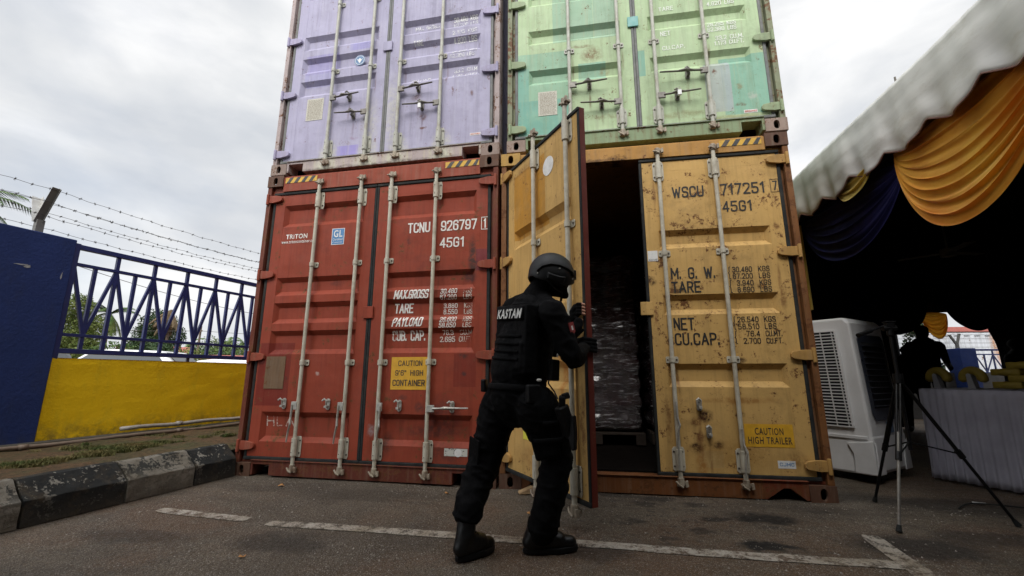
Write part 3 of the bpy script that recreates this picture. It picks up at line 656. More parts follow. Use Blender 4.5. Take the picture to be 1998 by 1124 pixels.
# --- purple
PUR = (.385, .365, .49); PURD = (.27, .24, .47)
PGC = (.55, .54, .43)
def ppur(hx):
    k = lambda L: [(a[0]-hx, a[1], *a[2:]) for a in L]
    return paint('purple_door_paint', PUR, k([(.45, 1.285, .2, .12, PURD, .65), (.9, 1.45, .13, .05, (.3, .28, .55), .7), (.84, .2, .12, .075, (.28, .24, .55), .8), (.42, 1.1, .17, .07, (.3, .29, .55), .4)]),
        k([(1.07, .45, .12, .42, PGC, .4), (1.3, .6, .1, .5, PGC, .45), (.62, .2, .12, .15, PGC, .75), (1.07, .2, .12, .15, PGC, .75), (1.4, .2, .12, .15, PGC, .75), (1.85, .2, .12, .15, PGC, .6), (1.65, .5, .05, .06, RUST, .6), (1.57, .73, .07, .04, RUST, .5), (1.65, .38, .05, .02, RUST, .8),
           (1.83, .33, .03, .03, RUST, .7), (1.95, .75, .015, .06, RUST, .8), (1.5, 1.33, .02, .02, RUST, .9), (2.15, .7, .02, .04, RUST, .6), (.9, .35, .06, .02, (.3, .2, .3), .6)]),
        runs=[(a-hx, c, d_) for a, c, d_ in [(.82, .78, .25), (.88, .57, .25), (1.59, .78, .3), (1.64, .57, .35), (1.1, 1.12, .3), (1.42, 1.12, .25), (1.88, 1.12, .3)]], rust=.2, rscale=9, dust=(.45, .43, .52), dustamt=.3)
pfr = paint('purple_sill_paint', (.42, .35, .34), stains=[(.62, .06, .15, .12, PGC, .9), (1.07, .06, .15, .12, PGC, .9), (1.4, .06, .15, .12, PGC, .9), (1.85, .06, .15, .12, PGC, .9), (.9, .02, 1.6, .03, RUSTD, .6)], rust=.5, rscale=6, dust=(.5, .45, .3), dustamt=.5)
S_pur = dict(loc=(-2.47+.02, .011, 2.905), rz=R(-.76), H=2.591, len=6.06, label='faded lilac container stacked on top of the red-brown one', frame=pfr,
    castm=paint('casting_grey', (.27, .2, .17), rust=.6, rscale=9, dust=(.3, .27, .22), dustamt=.4), post=paint('purple_post_paint', (.4, .33, .32), rust=.72, rscale=6), header=pfr, sillm=pfr, side=paint('purple_side_paint', (.3, .28, .4), rust=.4),
    door=(.165, 2.42), recs=[(2.14, 2.32), (1.48, 1.655), (1.19, 1.375), (.9, 1.09)], mat=ppur, gasket=M['rubber_grey'], bars=[.62, 1.05, 1.385, 1.83], barz=(.07, 2.5), barm=M['bar_grey'], clamps=[1.16, 2.0], hmat=M['steel_dark'],
    handles=[(.62, .82, 'h', .96), (1.05, .615, 'h', .70), (1.385, .82, 'h', 1.76), (1.83, .615, 'h', 1.45)], catches=[(.823, .823), (.881, .614), (1.589, .824), (1.637, .615)],
    hinges=[2.3, 1.6, .928, .234], hingem=paint('purple_hinge_paint', (.38, .35, .49), rust=.25, rscale=14), sill='pocket', tape=None, centre_plate=1.38, cpm=ppur(9))
pc, (pl_, plo), (pr_, pro) = container(S_pur)
fP = yprof(S_pur['recs'], .0315)
pw1 = faded('worn_letters_purple', (.8, .8, .76), PUR, .22, 25); pw2 = faded('ghost_letters_purple', (.78, .78, .76), PUR, .45, 30)
lettering([('30.480 KGS', 1.93, 2.19, 1.575, 1.625), ('4.820 LBS', 1.935, 2.185, 1.315, 1.365), ('TARE', 1.505, 1.61, 1.345, 1.395)], pw1, pr_, pro, fP)
lettering([('MAX GROSS', 1.505, 1.77, 1.545, 1.59), ('67.200 LBS', 1.93, 2.19, 1.515, 1.56), ('2.185 KGS', 1.93, 2.19, 1.4, 1.445), ('28.295 KGS', 1.93, 2.19, 1.185, 1.23), ('62.380 LBS', 1.91, 2.17, 1.125, 1.17),
    ('33.2 CU.M', 1.95, 2.19, .975, 1.02), ('1.173 CU.FT', 1.93, 2.2, .905, .95), ('CU.CAP', 1.5, 1.7, .91, .955)], pw2, pr_, pro, fP)
m = MB(); m.tube([(.9, .029, 1.262), (.9, .0278, 1.262)], .062, 28); s_ = m.build('round_emblem', simple('emblem_blue', (.1, .2, .36), .5, .3, 60), pl_, plo)
m = MB()
for k in range(24):
    a = 2*math.pi*k/24; m.box(.9+.052*math.cos(a)-.004, .9+.052*math.cos(a)+.004, .0268, .0274, 1.262+.052*math.sin(a)-.004, 1.262+.052*math.sin(a)+.004)
m.prism([(.865, 1.28), (.885, 1.27), (.9, 1.29), (.915, 1.27), (.935, 1.28), (.91, 1.24), (.9, 1.225), (.89, 1.24)], .0006, 'y', .0268)
m.build('emblem_mark', wht, s_, plo)
platem = faded('paper_plate', (.52, .5, .42), (.36, .33, .27), .3, 60)
def dataplate(par, off, x0, x1, z0, z1):
    s_ = sticker('data_plate', par, off, x0, x1, z0, z1, platem, y=.032, th=.003)
    m = MB(); r_ = random.Random(int(x0*1000)); z = z1-.02
    while z > z0+.015:
        x = x0+.015
        while x < x1-.02:
            L = r_.uniform(.008, .035); L = min(L, x1-.012-x); m.quad((x, .0278, z), (x+L, .0278, z), (x+L, .0278, z+.0035), (x, .0278, z+.0035)); x += L+.006
        z -= .0115
    m.build('fine_print', simple('print_brown', (.2, .15, .1), .7), s_, off)
dataplate(pl_, plo, .32, .515, .61, .865)
lblm = simple('label_red', (.5, .1, .06), .5)
s_ = sticker('red_label', pr_, pro, 2.14, 2.245, .235, .262, wht); lettering([('RENTAINER', 2.146, 2.24, .241, .256, 0, .03)], lblm, s_, pro, .0305)

# --- green
GRN = (.43, .55, .33); TEAL = (.17, .39, .32)
def pgrn(hx):
    k = lambda L: [(a[0]-hx, a[1], *a[2:]) for a in L]
    return paint('green_door_paint', GRN, k([(.65, 1.5, .2, .35, (.25, .41, .31), .7), (.97, 1.55, .12, .4, (.25, .4, .33), .6), (.36, .78, .26, .28, TEAL, .55), (.34, .3, .25, .24, TEAL, .9), (.82, .8, .13, .09, TEAL, .6), (2.18, .5, .22, .3, TEAL, .75), (1.93, .5, .11, .26, (.38, .41, .42), .8), (1.27, .82, .04, .14, TEAL, .8),
         (.66, .14, .1, .04, TEAL, .6), (.15, .5, .06, .4, TEAL, .7)]),
        k([(.82, .98, .12, .1, (.2, .15, .07), .75), (.72, 1.08, .15, .02, (.2, .15, .07), .6), (.93, .8, .06, .05, (.25, .18, .08), .6), (2.1, .3, .05, .02, RUST, .8), (2.2, .38, .05, .05, (.5, .5, .45), .5), (2.1, .48, .03, .04, (.25, .2, .1), .6), (1.6, .25, .4, .04, (.22, .2, .09), .5), (.95, .3, .2, .03, (.2, .18, .08), .5),
           (.45, 1.09, .02, .02, RUST, .8), (2.0, .18, .4, .03, (.25, .22, .1), .5), (1.9, .65, .03, .03, RUST, .9)]),
        runs=[(a-hx, c, d_) for a, c, d_ in [(.79, .6, .25), (.9, .38, .2), (1.67, .61, .3), (1.57, .4, .25), (.64, 1.0, .3), (1.11, 1.0, .25), (1.88, 1.0, .3)]], rust=.26, rscale=9, dust=(.38, .42, .28), dustamt=.3)
gfr = paint('green_frame_paint', (.24, .31, .18), rust=.48, rscale=6, dust=(.2, .16, .08), dustamt=.4)
S_grn = dict(loc=(.06-.009, .037-.015, 2.93), rz=R(.82), H=2.591, len=6.06, label='pale green container with teal repaint patches stacked on the yellow one', frame=gfr,
    castm=paint('casting_pink', (.3, .22, .18), rust=.5, rscale=9, dust=(.35, .3, .25), dustamt=.5), post=paint('green_post_paint', (.22, .24, .15), rust=.8, rscale=5), header=gfr, sillm=gfr, side=paint('green_side_paint', (.2, .3, .2), rust=.4),
    door=(.17, 2.42), recs=[(2.1, 2.26), (1.61, 1.77), (1.16, 1.32), (.71, .87)], mat=pgrn, gasket=M['rubber_grey'], bars=[.605, 1.07, 1.395, 1.84], barz=(.075, 2.5), barm=M['bar_grey'], clamps=[1.035, 1.9], hmat=M['steel_dark'], asym=0,
    handles=[(.605, .64, 'h', .95), (1.07, .422, 'h', .70), (1.395, .44, 'h', 1.76), (1.84, .65, 'h', 1.42)], catches=[(.789, .64), (.894, .422), (1.674, .649), (1.569, .44)],
    hinges=[2.32, 1.63, .931, .231], hingem=paint('green_hinge_paint', (.3, .37, .22), rust=.3, rscale=14), sill='pocket', tape=None, centre_plate=1.28, cpm=simple('teal_plate', (.13, .36, .33), .5, .1, 10, dirt=.3))
gc, (gl_, glo), (gr_, gro) = container(S_grn)
fG = yprof(S_grn['recs'], .0315)
gw = faded('white_letters_green', (.72, .75, .68), GRN, .08, 30)
lettering([('TARE', 1.465, 1.6, 1.36, 1.405), ('4.820 LBS', 1.9, 2.14, 1.35, 1.395), ('NET', 1.465, 1.556, 1.085, 1.135), ('CU.CAP.', 1.473, 1.676, .93, .975), ('28.295 KGS', 1.885, 2.135, 1.125, 1.172), ('62.380 LBS', 1.885, 2.135, 1.07, 1.115),
    ('33.2 CU.M.', 1.945, 2.185, .972, 1.018), ('1.173 CU.FT.', 1.93, 2.185, .918, .962)], gw, gr_, gro, fG)
dataplate(gl_, glo, .3, .48, .37, .625)
s_ = sticker('red_label', gr_, gro, 2.115, 2.225, .208, .238, wht); lettering([('SIRSAMAS', 2.121, 2.219, .214, .232, 0, .03)], lblm, s_, gro, .0305)

# padlocks
def padlock(loc, label, rz):
    t = thing('padlock', loc, label, 'padlock', 'padlocks on the upper container doors', rz)
    m = MB(); m.box(-.016, .016, -.01, .01, -.05, 0); m.build('lock_body', M['white'], t, bevel=.003)
    m = MB(); m.tube([(-.011, 0, 0), (-.011, 0, .02), (-.006, 0, .03), (.006, 0, .03), (.011, 0, .02), (.011, 0, 0)], .003, 8); m.build('shackle', M['galv'], t)
padlock((S_pur['loc'][0]+1.637, -.055, 2.905+.6), 'silver padlock hanging from the lower right handle of the lilac container', R(-.76))
padlock((S_grn['loc'][0]+1.569, -.025, 2.93+.43), 'bright padlock hanging from a door handle of the pale green container', R(.82))

# ------------------------------------------------------------------ load in the open container
def wrapmat():
    b = NB('wrapped_sacks'); k = b.noise(6, 5, .6); v = b.voro(3.2, P=b.v('MULTIPLY', b.P, (1.0, 1, 2.2)))
    col = b.mix(b.rng(k, .35, .65), (.012, .009, .01), (.035, .009, .012)); st = b.noise(7, 7, .7, stretch=(1, 1, 7), dist=.6)
    col = b.mix(b.rng(st, .55, .66, 0, .7), col, (.7, .69, .7)); col = b.mix(b.rng(b.noise(2.5, 5, .6, stretch=(1, 1, 2.5), off=5), .5, .66, 0, .4), col, (.14, .13, .14))  # pale streaks paint highlights of the film creases into the colour
    b.bump(b.math('ADD', b.math('MULTIPLY', st, 1), b.math('MULTIPLY', b.noise(22, 6, .7, stretch=(1, 1, 3)), .4)), .9, .03)
    m = b.done(col, b.rng(st, .4, .7, .12, .3), 0, .9); b.b.inputs['Coat Weight'].default_value = .9; b.b.inputs['Coat Roughness'].default_value = .18; return m
wm = wrapmat(); wood = simple('pallet_wood', (.028, .018, .012), .8, .3, 12)
for i, (x0, y0) in enumerate(((.31, 1.30), (1.38, 1.36), (.31, 2.6), (1.38, 2.7))):
    t = thing('wrapped_pallet', (x0+.5, y0+.02, .155), ['stack of sacks in clear film just inside the open door', 'stack of sacks in clear film behind the shut right door', 'wrapped sack stack deep behind the open doorway', 'deepest wrapped sack stack on the right of the container'][i], 'wrapped pallet', 'wrapped pallets in the yellow container')
    m = MB()
    for k in range(3): m.box(-.5+k*.45, -.4+k*.45, 0, 1.0, 0, .1)
    for k in range(6): m.box(-.5, .5, k*.18, k*.18+.1, .1, .12)
    m.build('pallet', wood, t, bevel=.003)
    m = MB(); rr2 = random.Random(i)
    for L in range(10):
        z = .13+L*.2
        for c in range(3):
            cx = -.315+c*.315+rr2.uniform(-.015, .015); dy = rr2.uniform(-.012, .02)
            m.sphere((cx, .14+dy, z+.1), .185, (1.0, .62, .6), 16, 10)
        m.sphere((-.42, .5, z+.1), .3, (.35, 1.4, .36), 12, 8)
    m.box(-.47, .47, .07, .95, .13, 2.1)
    o = m.build('wrapped_sacks', wm, t)
    o.modifiers.new('r', 'REMESH').mode = 'VOXEL'; o.modifiers['r'].voxel_size = .03
    q = o.modifiers.new('s', 'SMOOTH'); q.iterations = 4; q.factor = .6
    me = evalmesh(o); o.modifiers.clear(); o.data = me; me.polygons.foreach_set('use_smooth', [True]*len(me.polygons))

# ------------------------------------------------------------------ ground, markings, kerb, verge
def asphalt(name, paintmask=False):
    b = NB(name)
    n1 = b.noise(1.1, 7, .62); n2 = b.noise(90, 3, .6); v = b.voro(140); v2 = b.voro(52)
    col = b.mix(b.rng(n1, .32, .7), (.066, .048, .030), (.14, .105, .068))
    col = b.mix(b.rng(b.noise(.8, 9, .7, off=3), .47, .6, 0, .8), col, (.12, .064, .030))      # soil brown
    col = b.mix(b.rng(n2, .35, .7, 0, .55), col, (.035, .03, .027))
    col = b.mix(b.rng(v, .17, .08, 0, .6), col, (.26, .235, .2))
    col = b.mix(b.rng(b.noise(190, 2, .5, off=2), .60, .65, 0, .7), col, (.4, .37, .33))        # pale chips
    col = b.mix(b.math('MULTIPLY', b.rng(b.noise(2.2, 6, .7, off=8), .5, .6), b.rng(b.noise(110, 2, off=5), .6, .65, 0, .45)), col, (.3, .27, .24))
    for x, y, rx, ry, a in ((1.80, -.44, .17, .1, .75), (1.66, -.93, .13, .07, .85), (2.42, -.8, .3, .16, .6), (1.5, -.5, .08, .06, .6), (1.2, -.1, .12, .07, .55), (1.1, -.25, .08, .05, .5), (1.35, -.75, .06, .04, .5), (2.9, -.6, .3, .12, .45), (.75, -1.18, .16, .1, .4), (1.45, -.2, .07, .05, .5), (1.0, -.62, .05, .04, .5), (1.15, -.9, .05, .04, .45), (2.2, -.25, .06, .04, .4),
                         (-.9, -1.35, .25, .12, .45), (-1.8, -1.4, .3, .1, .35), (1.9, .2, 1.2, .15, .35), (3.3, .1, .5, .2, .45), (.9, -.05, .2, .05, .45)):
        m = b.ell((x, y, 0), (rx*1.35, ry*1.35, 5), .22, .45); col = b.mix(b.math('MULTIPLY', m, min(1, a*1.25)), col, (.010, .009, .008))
    for i in range(3):
        sp = b.rng(b.noise(7+4*i, 4, .6, off=20+i*7), .62, .66, 0, .6); reg = b.ell((1.3, -.5, 0), (1.6, .8, 5), .3, .7); col = b.mix(b.math('MULTIPLY', sp, reg), col, (.016, .014, .013))
    ck = b.voro(1.15, 'DISTANCE_TO_EDGE', b.PW(.5)); col = b.mix(b.math('MULTIPLY', b.rng(ck, .006, .001), b.rng(b.noise(1.3, 3, off=31), .48, .56, 0, .75)), col, (.016, .013, .011))
    tr_ = b.rng(b.noise(1.0, 6, .7, stretch=(.35, 2.2, 1), off=40), .52, .62, 0, .45); col = b.mix(tr_, col, (.036, .028, .02))
    if paintmask:
        w_ = b.math('ADD', b.math('MULTIPLY', b.noise(14, 8, .75, off=1), .7), b.math('MULTIPLY', b.noise(85, 4, .7), .3))
        f = b.rng(w_, .44, .52, 0, .85)
        col = b.mix(f, col, b.mix(b.rng(b.noise(6, 5, off=4), .4, .65), (.5, .45, .38), (.32, .27, .2)))
    h = b.math('ADD', b.math('MULTIPLY', b.noise(4, 5, .6, off=1), 1.2), b.math('ADD', b.math('MULTIPLY', v2, -.5), b.math('ADD', b.math('MULTIPLY', v, -.3), b.math('MULTIPLY', n2, .3))))
    b.bump(h, 1.0, .018)
    return b.done(col, b.rng(b.noise(30, 4, off=4), .3, .7, .62, .9), 0, .35)
# ground: one sheet out to the horizon, finely undulating near the camera
def axis_pts(lo, hi, step, far): 
    a = list(np.arange(lo, hi+1e-6, step)); L = [hi+q for q in (2, 6, 15, 40, 120, 400, 900)]; K = [lo-q for q in (900, 400, 120, 40, 15, 6, 2)]
    return K+a+L
xs = axis_pts(-2.6, 5.0, .06, 0); ys = axis_pts(-3.2, 1.6, .06, 0)
V = []
for y in ys:
    for x in xs:
        z = 0
        if -2.6 <= x <= 5 and -3.2 <= y <= 1.6: z = .006*noise.noise(Vector((x*1.3, y*1.3, 0)))+.003*noise.noise(Vector((x*5, y*5, 3)))
        V.append((x, y, z-.006))
nx = len(xs); F = [(j*nx+i, j*nx+i+1, (j+1)*nx+i+1, (j+1)*nx+i) for j in range(len(ys)-1) for i in range(nx-1)]
tag(raw('ground', V, F, asphalt('asphalt'), smooth=True), kind='structure')
def groundz(x, y): return .006*noise.noise(Vector((x*1.3, y*1.3, 0)))+.003*noise.noise(Vector((x*5, y*5, 3)))-.006
pm_ = asphalt('worn_line_paint', True)
def marking(pts, w_, name='parking_line'):
    """painted strip following the ground 4 mm above it, with ragged edges"""
    m = MB(); n = max(2, int((Vector(pts[1])-Vector(pts[0])).length/.05)); a, c = Vector(pts[0]), Vector(pts[1]); d = (c-a).normalized(); nn = Vector((-d.y, d.x))
    rows = []
    for i in range(n+1):
        p = a.lerp(c, i/n); e1 = w_/2*(1+.1*noise.noise(Vector((i*.7, p.x, 1)))) ; e2 = w_/2*(1+.1*noise.noise(Vector((i*.7, p.y, 7))))
        if i in (0, n): e1 *= .8; e2 *= .6
        rows.append([m.b.verts.new((q.x, q.y, groundz(q.x, q.y)+.004)) for q in (p+nn*e1, p+nn*e1*.33, p-nn*e2*.33, p-nn*e2)])
    for A, B_ in zip(rows, rows[1:]):
        for k in range(3): m.b.faces.new((A[k], A[k+1], B_[k+1], B_[k]))
    return tag(m.build(name, pm_), kind='structure')
marking([(-2.1, -.985), (-1.37, -1.045)], .085); marking([(-1.2, -1.085), (2.2, -1.075)], .095); marking([(2.26, -.66), (2.13, -1.9)], .105)

# unseen shed-shaped block added behind the camera to shade the lower scene
t = thing('shade_block', (0, -4.85, 0), 'unseen dark block added behind the camera to shade the lower scene', 'shade block'); shm = simple('shade_block_sheet', (.07, .065, .06), .8, .2, 2)
MB().box(-3.5, 16, -6, 0, 0, 6.2).build('wall', shm, t); m = MB(); m.prism([(-6.4, 6.1), (-3, 7.0), (.25, 6.22), (.25, 6.32), (-3, 7.1), (-6.4, 6.2)], 20, 'x', -4.0); m.build('roof', shm, t)
# grass verge, kerb
def vergemat():
    b = NB('verge_soil'); n1 = b.noise(3, 7, .7); col = b.mix(b.rng(n1, .42, .6), (.14, .08, .042), (.085, .08, .035))
    col = b.mix(b.rng(b.noise(30, 5, .7, off=3), .4, .65), col, (.05, .04, .022)); b.bump(b.noise(40, 6, .7), 1, .03); return b.done(col, .95, 0, .2)
def kx(y): return -2.49+.10*(y+1)         # kerb foot line
def wx(y): return -4.481+.188*y           # wall face line
m = MB()
def vf(u, v):
    y = -6+u*16; x = wx(y)-.05+v*((kx(y)-.13)-(wx(y)-.05)); return (x, y, .205+.02*noise.noise(Vector((x*2, y*2, 0)))+.012*noise.noise(Vector((x*9, y*9, 0))) + .03*(1-v))
m.grid(vf, 200, 24); tag(m.build('verge', vergemat(), smooth=True), kind='structure')
def blades(name, n, mat, f, hgt, kind=True, sd=1):
    r_ = np.random.default_rng(sd); V, F = [], []
    for i in range(n):
        x, y, z, s = f(r_); a = r_.uniform(0, 6.28); h = hgt*s*r_.uniform(.5, 1.3); w_ = .0035+.003*r_.random(); lx, ly = r_.normal(0, .5, 2)*h
        k = len(V); dx, dy = math.cos(a)*w_, math.sin(a)*w_
        V += [(x-dx, y-dy, z), (x+dx, y+dy, z), (x+dx*.7+lx*.4, y+dy*.7+ly*.4, z+h*.6), (x-dx*.7+lx*.4, y-dy*.7+ly*.4, z+h*.6), (x+lx, y+ly, z+h)]
        F += [(k, k+1, k+2, k+3), (k+3, k+2, k+4)]
    return raw(name, V, F, mat)
def gf(r_):
    while True:
        y = r_.uniform(-2.8, 3); v = r_.uniform(.02, .97)**.7; x = wx(y)+v*(kx(y)-.14-wx(y))
        p = noise.noise(Vector((x*2.2, y*2.2, 5)))+.5*noise.noise(Vector((x*7, y*7, 2)))
        if p > .22+.35*r_.random(): return x, y, .2+.025*(1-v), 1+p
gm = NB('grass_blade'); gcol = gm.mix(gm.rng(gm.noise(5, 4, .6), .35, .65), (.05, .075, .018), (.15, .115, .045)); gm.done(gcol, .7, 0, .2)
tag(blades('grass', 26000, gm.m, gf, .022), 'low patchy grass on the verge between kerb and yellow wall', 'grass', kind='stuff')
# kerb stones
def kerbmat(dark):
    b = NB('kerb_black' if dark else 'kerb_white')
    base = b.mix(b.rng(b.noise(5, 6, .7), .35, .65), (.012, .0125, .012) if dark else (.13, .115, .088), (.02, .021, .02) if dark else (.23, .21, .175))
    sp = b.rng(b.math('ADD', b.math('MULTIPLY', b.noise(7, 9, .75, off=3), .7), b.math('MULTIPLY', b.noise(45, 4, off=2), .3)), *((.55, .575) if dark else (.5, .53)))
    sepz = b.t.nodes.new('ShaderNodeSeparateXYZ'); b.t.links.new(b.P, sepz.inputs[0]); up = b.rng(sepz.outputs[2], .11, .2, .25, 1)
    col = b.mix(b.math('MULTIPLY', sp, up), base, (.24, .225, .19) if dark else (.03, .03, .026))
    col = b.mix(b.rng(b.noise(3, 8, .75, off=9), .46, .6, 0, .65), col, (.085, .062, .036))
    low = b.rng(sepz.outputs[2], .12, .0, 0, .55 if not dark else .3); col = b.mix(low, col, (.085, .068, .05))
    h = b.math('ADD', b.noise(14, 7, .7), b.math('MULTIPLY', sp, .25)); b.bump(h, .7, .02)
    return b.done(col, .85, 0, .25)
KB = [kerbmat(True), kerbmat(False)]
bounds = [-3.6, -3.05, -2.5, -1.98, -1.45, -.906, -.41, -.03]
Lb = {-.41: 'black kerb stone touching the red container corner', -.906: 'white kerb stone with black mould blotches', -1.45: 'black kerb stone with a peeled white patch', -1.98: 'mossy white kerb stone at the left edge'}
for i, (a, c) in enumerate(zip(bounds, bounds[1:])):
    dark = i % 2 == 0; L = c-a-.008; mid = (a+c)/2
    poly = [(0, 0), (-.004, .148), (-.03, .172), (-.125, .262), (-.16, .27), (-.2, .26), (-.2, 0)]
    m = MB(); N = 14; rows = []
    for j in range(N+1):
        t = -L/2+L*j/N; row = []
        pp = []
        for k in range(len(poly)):
            p, q = Vector(poly[k]), Vector(poly[(k+1) % len(poly)])
            for s_ in (0, .34, .67): pp.append(p.lerp(q, s_))
        for p in pp:
            n_ = .006*noise.noise(Vector((p.x*12+i*3, t*12, p.y*12))) if p.y > 0 else 0
            row.append(m.b.verts.new((p.x+n_, t, p.y+n_)))
        rows.append(row)
    for A, B_ in zip(rows, rows[1:]):
        for k in range(len(A)): m.b.faces.new((A[k], A[(k+1) % len(A)], B_[(k+1) % len(A)], B_[k]))
    m.b.faces.new(rows[0]); m.b.faces.new(rows[-1][::-1])
    o = m.build('kerb_stone', KB[0 if dark else 1], bevel=.004); o.location = (kx(mid), mid, -.004); o.rotation_euler = (0, 0, -math.atan(.10))
    near = min(Lb, key=lambda q: abs(q-a)); lab = Lb[near] if abs(near-a) < .01 else ('black' if dark else 'white')+' kerb stone nearer the camera, %s of the left frame edge' % ['farthest out', 'second out', 'just out'][i % 3]
    tag(o, lab, 'kerb stone', 'painted kerb stones')

# ------------------------------------------------------------------ boundary wall, pillar, railing, wire
ang = math.atan(.188)                      # wall runs along +y, drifting to +x
def WL(s, d=0, z=0):                       # s = distance along from the pillar's right edge, d = toward the yard
    y = -.178+s*math.cos(ang); return (wx(-.178)+s*math.sin(ang)+d*math.cos(ang), y-d*math.sin(ang), z)
def wallmat(name, c, c2, dirt, top=1.0):
    b = NB(name); k = b.noise(2.5, 6, .6); col = b.mix(b.rng(k, .3, .7), c, c2)
    sz = b.t.nodes.new('ShaderNodeSeparateXYZ'); b.t.links.new(b.P, sz.inputs[0])
    col = b.mix(b.rng(b.noise(4, 8, .75, stretch=(1, 1, .45), off=2), .5, .75, 0, .55), col, dirt)
    lo = b.math('MULTIPLY', b.rng(sz.outputs[2], .35, .15), b.rng(b.noise(11, 6, .7, off=6), .4, .6)); col = b.mix(b.math('MULTIPLY', lo, .7), col, (.05, .05, .03))
    tp = b.math('MULTIPLY', b.rng(sz.outputs[2], .99, 1.05, 0, top), b.rng(b.noise(25, 6, .7, off=6), .45, .6)); col = b.mix(b.math('MULTIPLY', tp, .5), col, (.12, .11, .07))
    b.bump(b.math('ADD', b.noise(30, 6, .7), b.math('MULTIPLY', b.noise(5, 3), .8)), .5, .012); return b.done(col, .8, 0, .3)
ym = wallmat('yellow_wall_paint', (.8, .5, .003), (.88, .56, .006), (.5, .36, .02))
navy = simple('navy_paint', (.014, .03, .12), .7, .25, 4, bump=.35, bscale=40, dirt=.25, dirtc=(.03, .035, .06), spec=.2)
navyr = simple('navy_rail_paint', (.018, .03, .13), .45, .15, 10, dirt=.2, dirtc=(.03, .03, .05))
wall = thing('boundary_wall', WL(0, 0, .1), 'low yellow painted concrete wall behind the verge', 'wall', rz=-ang)
m = MB(); Nn = 110
def wf(u, v): return (.004*noise.noise(Vector((u*40, v*8, 0))), .01+u*13, v*(1.044-.1))
m.grid(wf, Nn, 14); m.box(-.12, -.001, .01, 13.01, 0, .944); m.quad((-.001, .01, .944), (.004, .01, .944), (.004, 13, .944), (-.001, 13, .944)); m.build('wall_panel', ym, wall)
pil = MB().box(-.2, .03, -3.6, 0, .05, 2.26).build('gate_pillar', None, bevel=.01); pil.data.materials.append(wallmat('navy_wall_paint', (.013, .027, .105), (.018, .036, .14), (.022, .028, .055), 0))
pil.location = WL(0, 0, 0); pil.rotation_euler = (0, 0, -ang); tag(pil, 'tall broad navy blue wall pillar at the left edge', 'pillar')
m = MB(); m.prism([(-3.2+0, 0), (0, 0)] if False else [(.033, -.30), (.034, -.20), (.033, -.215)], .001, 'z', 1.9); m.b.free()
m = MB()
for (s0, z0, L, h) in ((-.42, 1.905, .11, .012), (-.35, 1.89, .05, .025), (-.075, 1.84, .012, .06)):
    m.prism([(s0, z0), (s0+L*.5, z0-h*.3), (s0+L, z0), (s0+L*.9, z0+h), (s0+L*.3, z0+h*.6)], .0015, 'x', .0305)
m.build('paint_chip', simple('chip_grey', (.3, .3, .3), .8, .3, 40), pil)
# railing
rail = thing('metal_railing', WL(0, -.04, 1.06), 'navy blue metal railing with zigzag bars on the yellow wall', 'railing', rz=-ang)
zt, z2, z3, zb = 2.205-1.06, 2.02-1.06, 1.28-1.06, 1.115-1.06
LR = 12.8
MB().box(-.03, .03, .0, LR, zt-.025, zt+.025).build('top_rail', navyr, rail, bevel=.003)
MB().box(-.02, .02, .0, LR, z2-.016, z2+.016).build('middle_rail', navyr, rail, bevel=.002)
MB().box(-.02, .02, .0, LR, z3-.016, z3+.016).build('middle_rail', navyr, rail, bevel=.002)
MB().box(-.03, .03, .0, LR, zb-.025, zb+.025).build('bottom_rail', navyr, rail, bevel=.003)
MB().box(-.04, .04, -.0, .05, -.06, zt+.03).build('end_post', navyr, rail, bevel=.003)
p_ = .376; A0 = .41; k = -1
while A0+k*p_ < LR-.2:
    a = A0+k*p_; c = a-p_/2
    if a > 0: MB().box(-.017, .017, a-.017, a+.017, zb, zt).build('upright_bar', navyr, rail)
    if c > 0.03: MB().box(-.0155, .0155, c-.0165, c+.0165, zb, z2).build('upright_bar', navyr, rail)
    if c > 0: m = MB(); m.bar((0, c, z3), (0, a, z2), .03, .028, (1, 0, 0)); m.build('diagonal_bar', navyr, rail)
    if a > 0 and a+p_/2 < LR: m = MB(); m.bar((.001, a, z2), (.001, a+p_/2, z3), .03, .028, (1, 0, 0)); m.build('diagonal_bar', navyr, rail)
    k += 1
for s0 in (1.3, 4.5, 7.5, 10.5): MB().box(-.012, .012, s0, s0+.03, -.07, zb-.02).build('foot_bracket', navyr, rail)
# Y posts and barbed wires
galv = simple('galvanised_angle', (.5, .5, .48), .5, .15, 12, metal=.3, dirt=.4, dirtc=(.3, .25, .2)); gdark = simple('angle_shadow_side', (.16, .155, .14), .6, .2, 12)
def ypost(s, label):
    t = thing('wire_post', WL(s, -.08, 2.2), label, 'fence post', 'Y-shaped wire posts', -ang)
    m = MB(); m.box(-.03, .03, -.03, .03, 0, .2); m.build('post_stub', gdark, t)
    for sg, nm, mt in ((1, 'yard_arm', gdark), (-1, 'outer_arm', galv)):
        m = MB(); a, c = (.0, .0, .17), (sg*.17, .02, .52 if sg > 0 else .47)
        m.bar((a[0], a[1]-.02, a[2]), (c[0], c[1]-.02, c[2]), .055 if sg > 0 else .075, .006, (sg, 0, .5)); m.bar((a[0], a[1]+.012, a[2]), (c[0], c[1]+.012, c[2]), .006, .055 if sg > 0 else .075, (sg, 0, .5))
        m.build('wire_arm', mt, t)
ypost(-.27, 'Y-shaped steel post carrying barbed wire on the navy pillar'); ypost(3.0, 'Y-shaped wire post behind the red container, second along'); ypost(6.2, 'Y-shaped wire post far along the wall, third along')
wiremat = simple('rusty_wire', (.06, .05, .045), .6, .3, 40)
WS = [(.165, .50, 'topmost barbed wire on the yard side'), (.115, .375, 'second barbed wire down on the yard side'), (.05, .25, 'lowest yard-side barbed wire strand'), (-.16, .455, 'topmost barbed wire on the outer side'), (-.1, .33, 'lower outer barbed wire strand'), (-.02, .14, 'barbed wire strand just above the pillar top')]
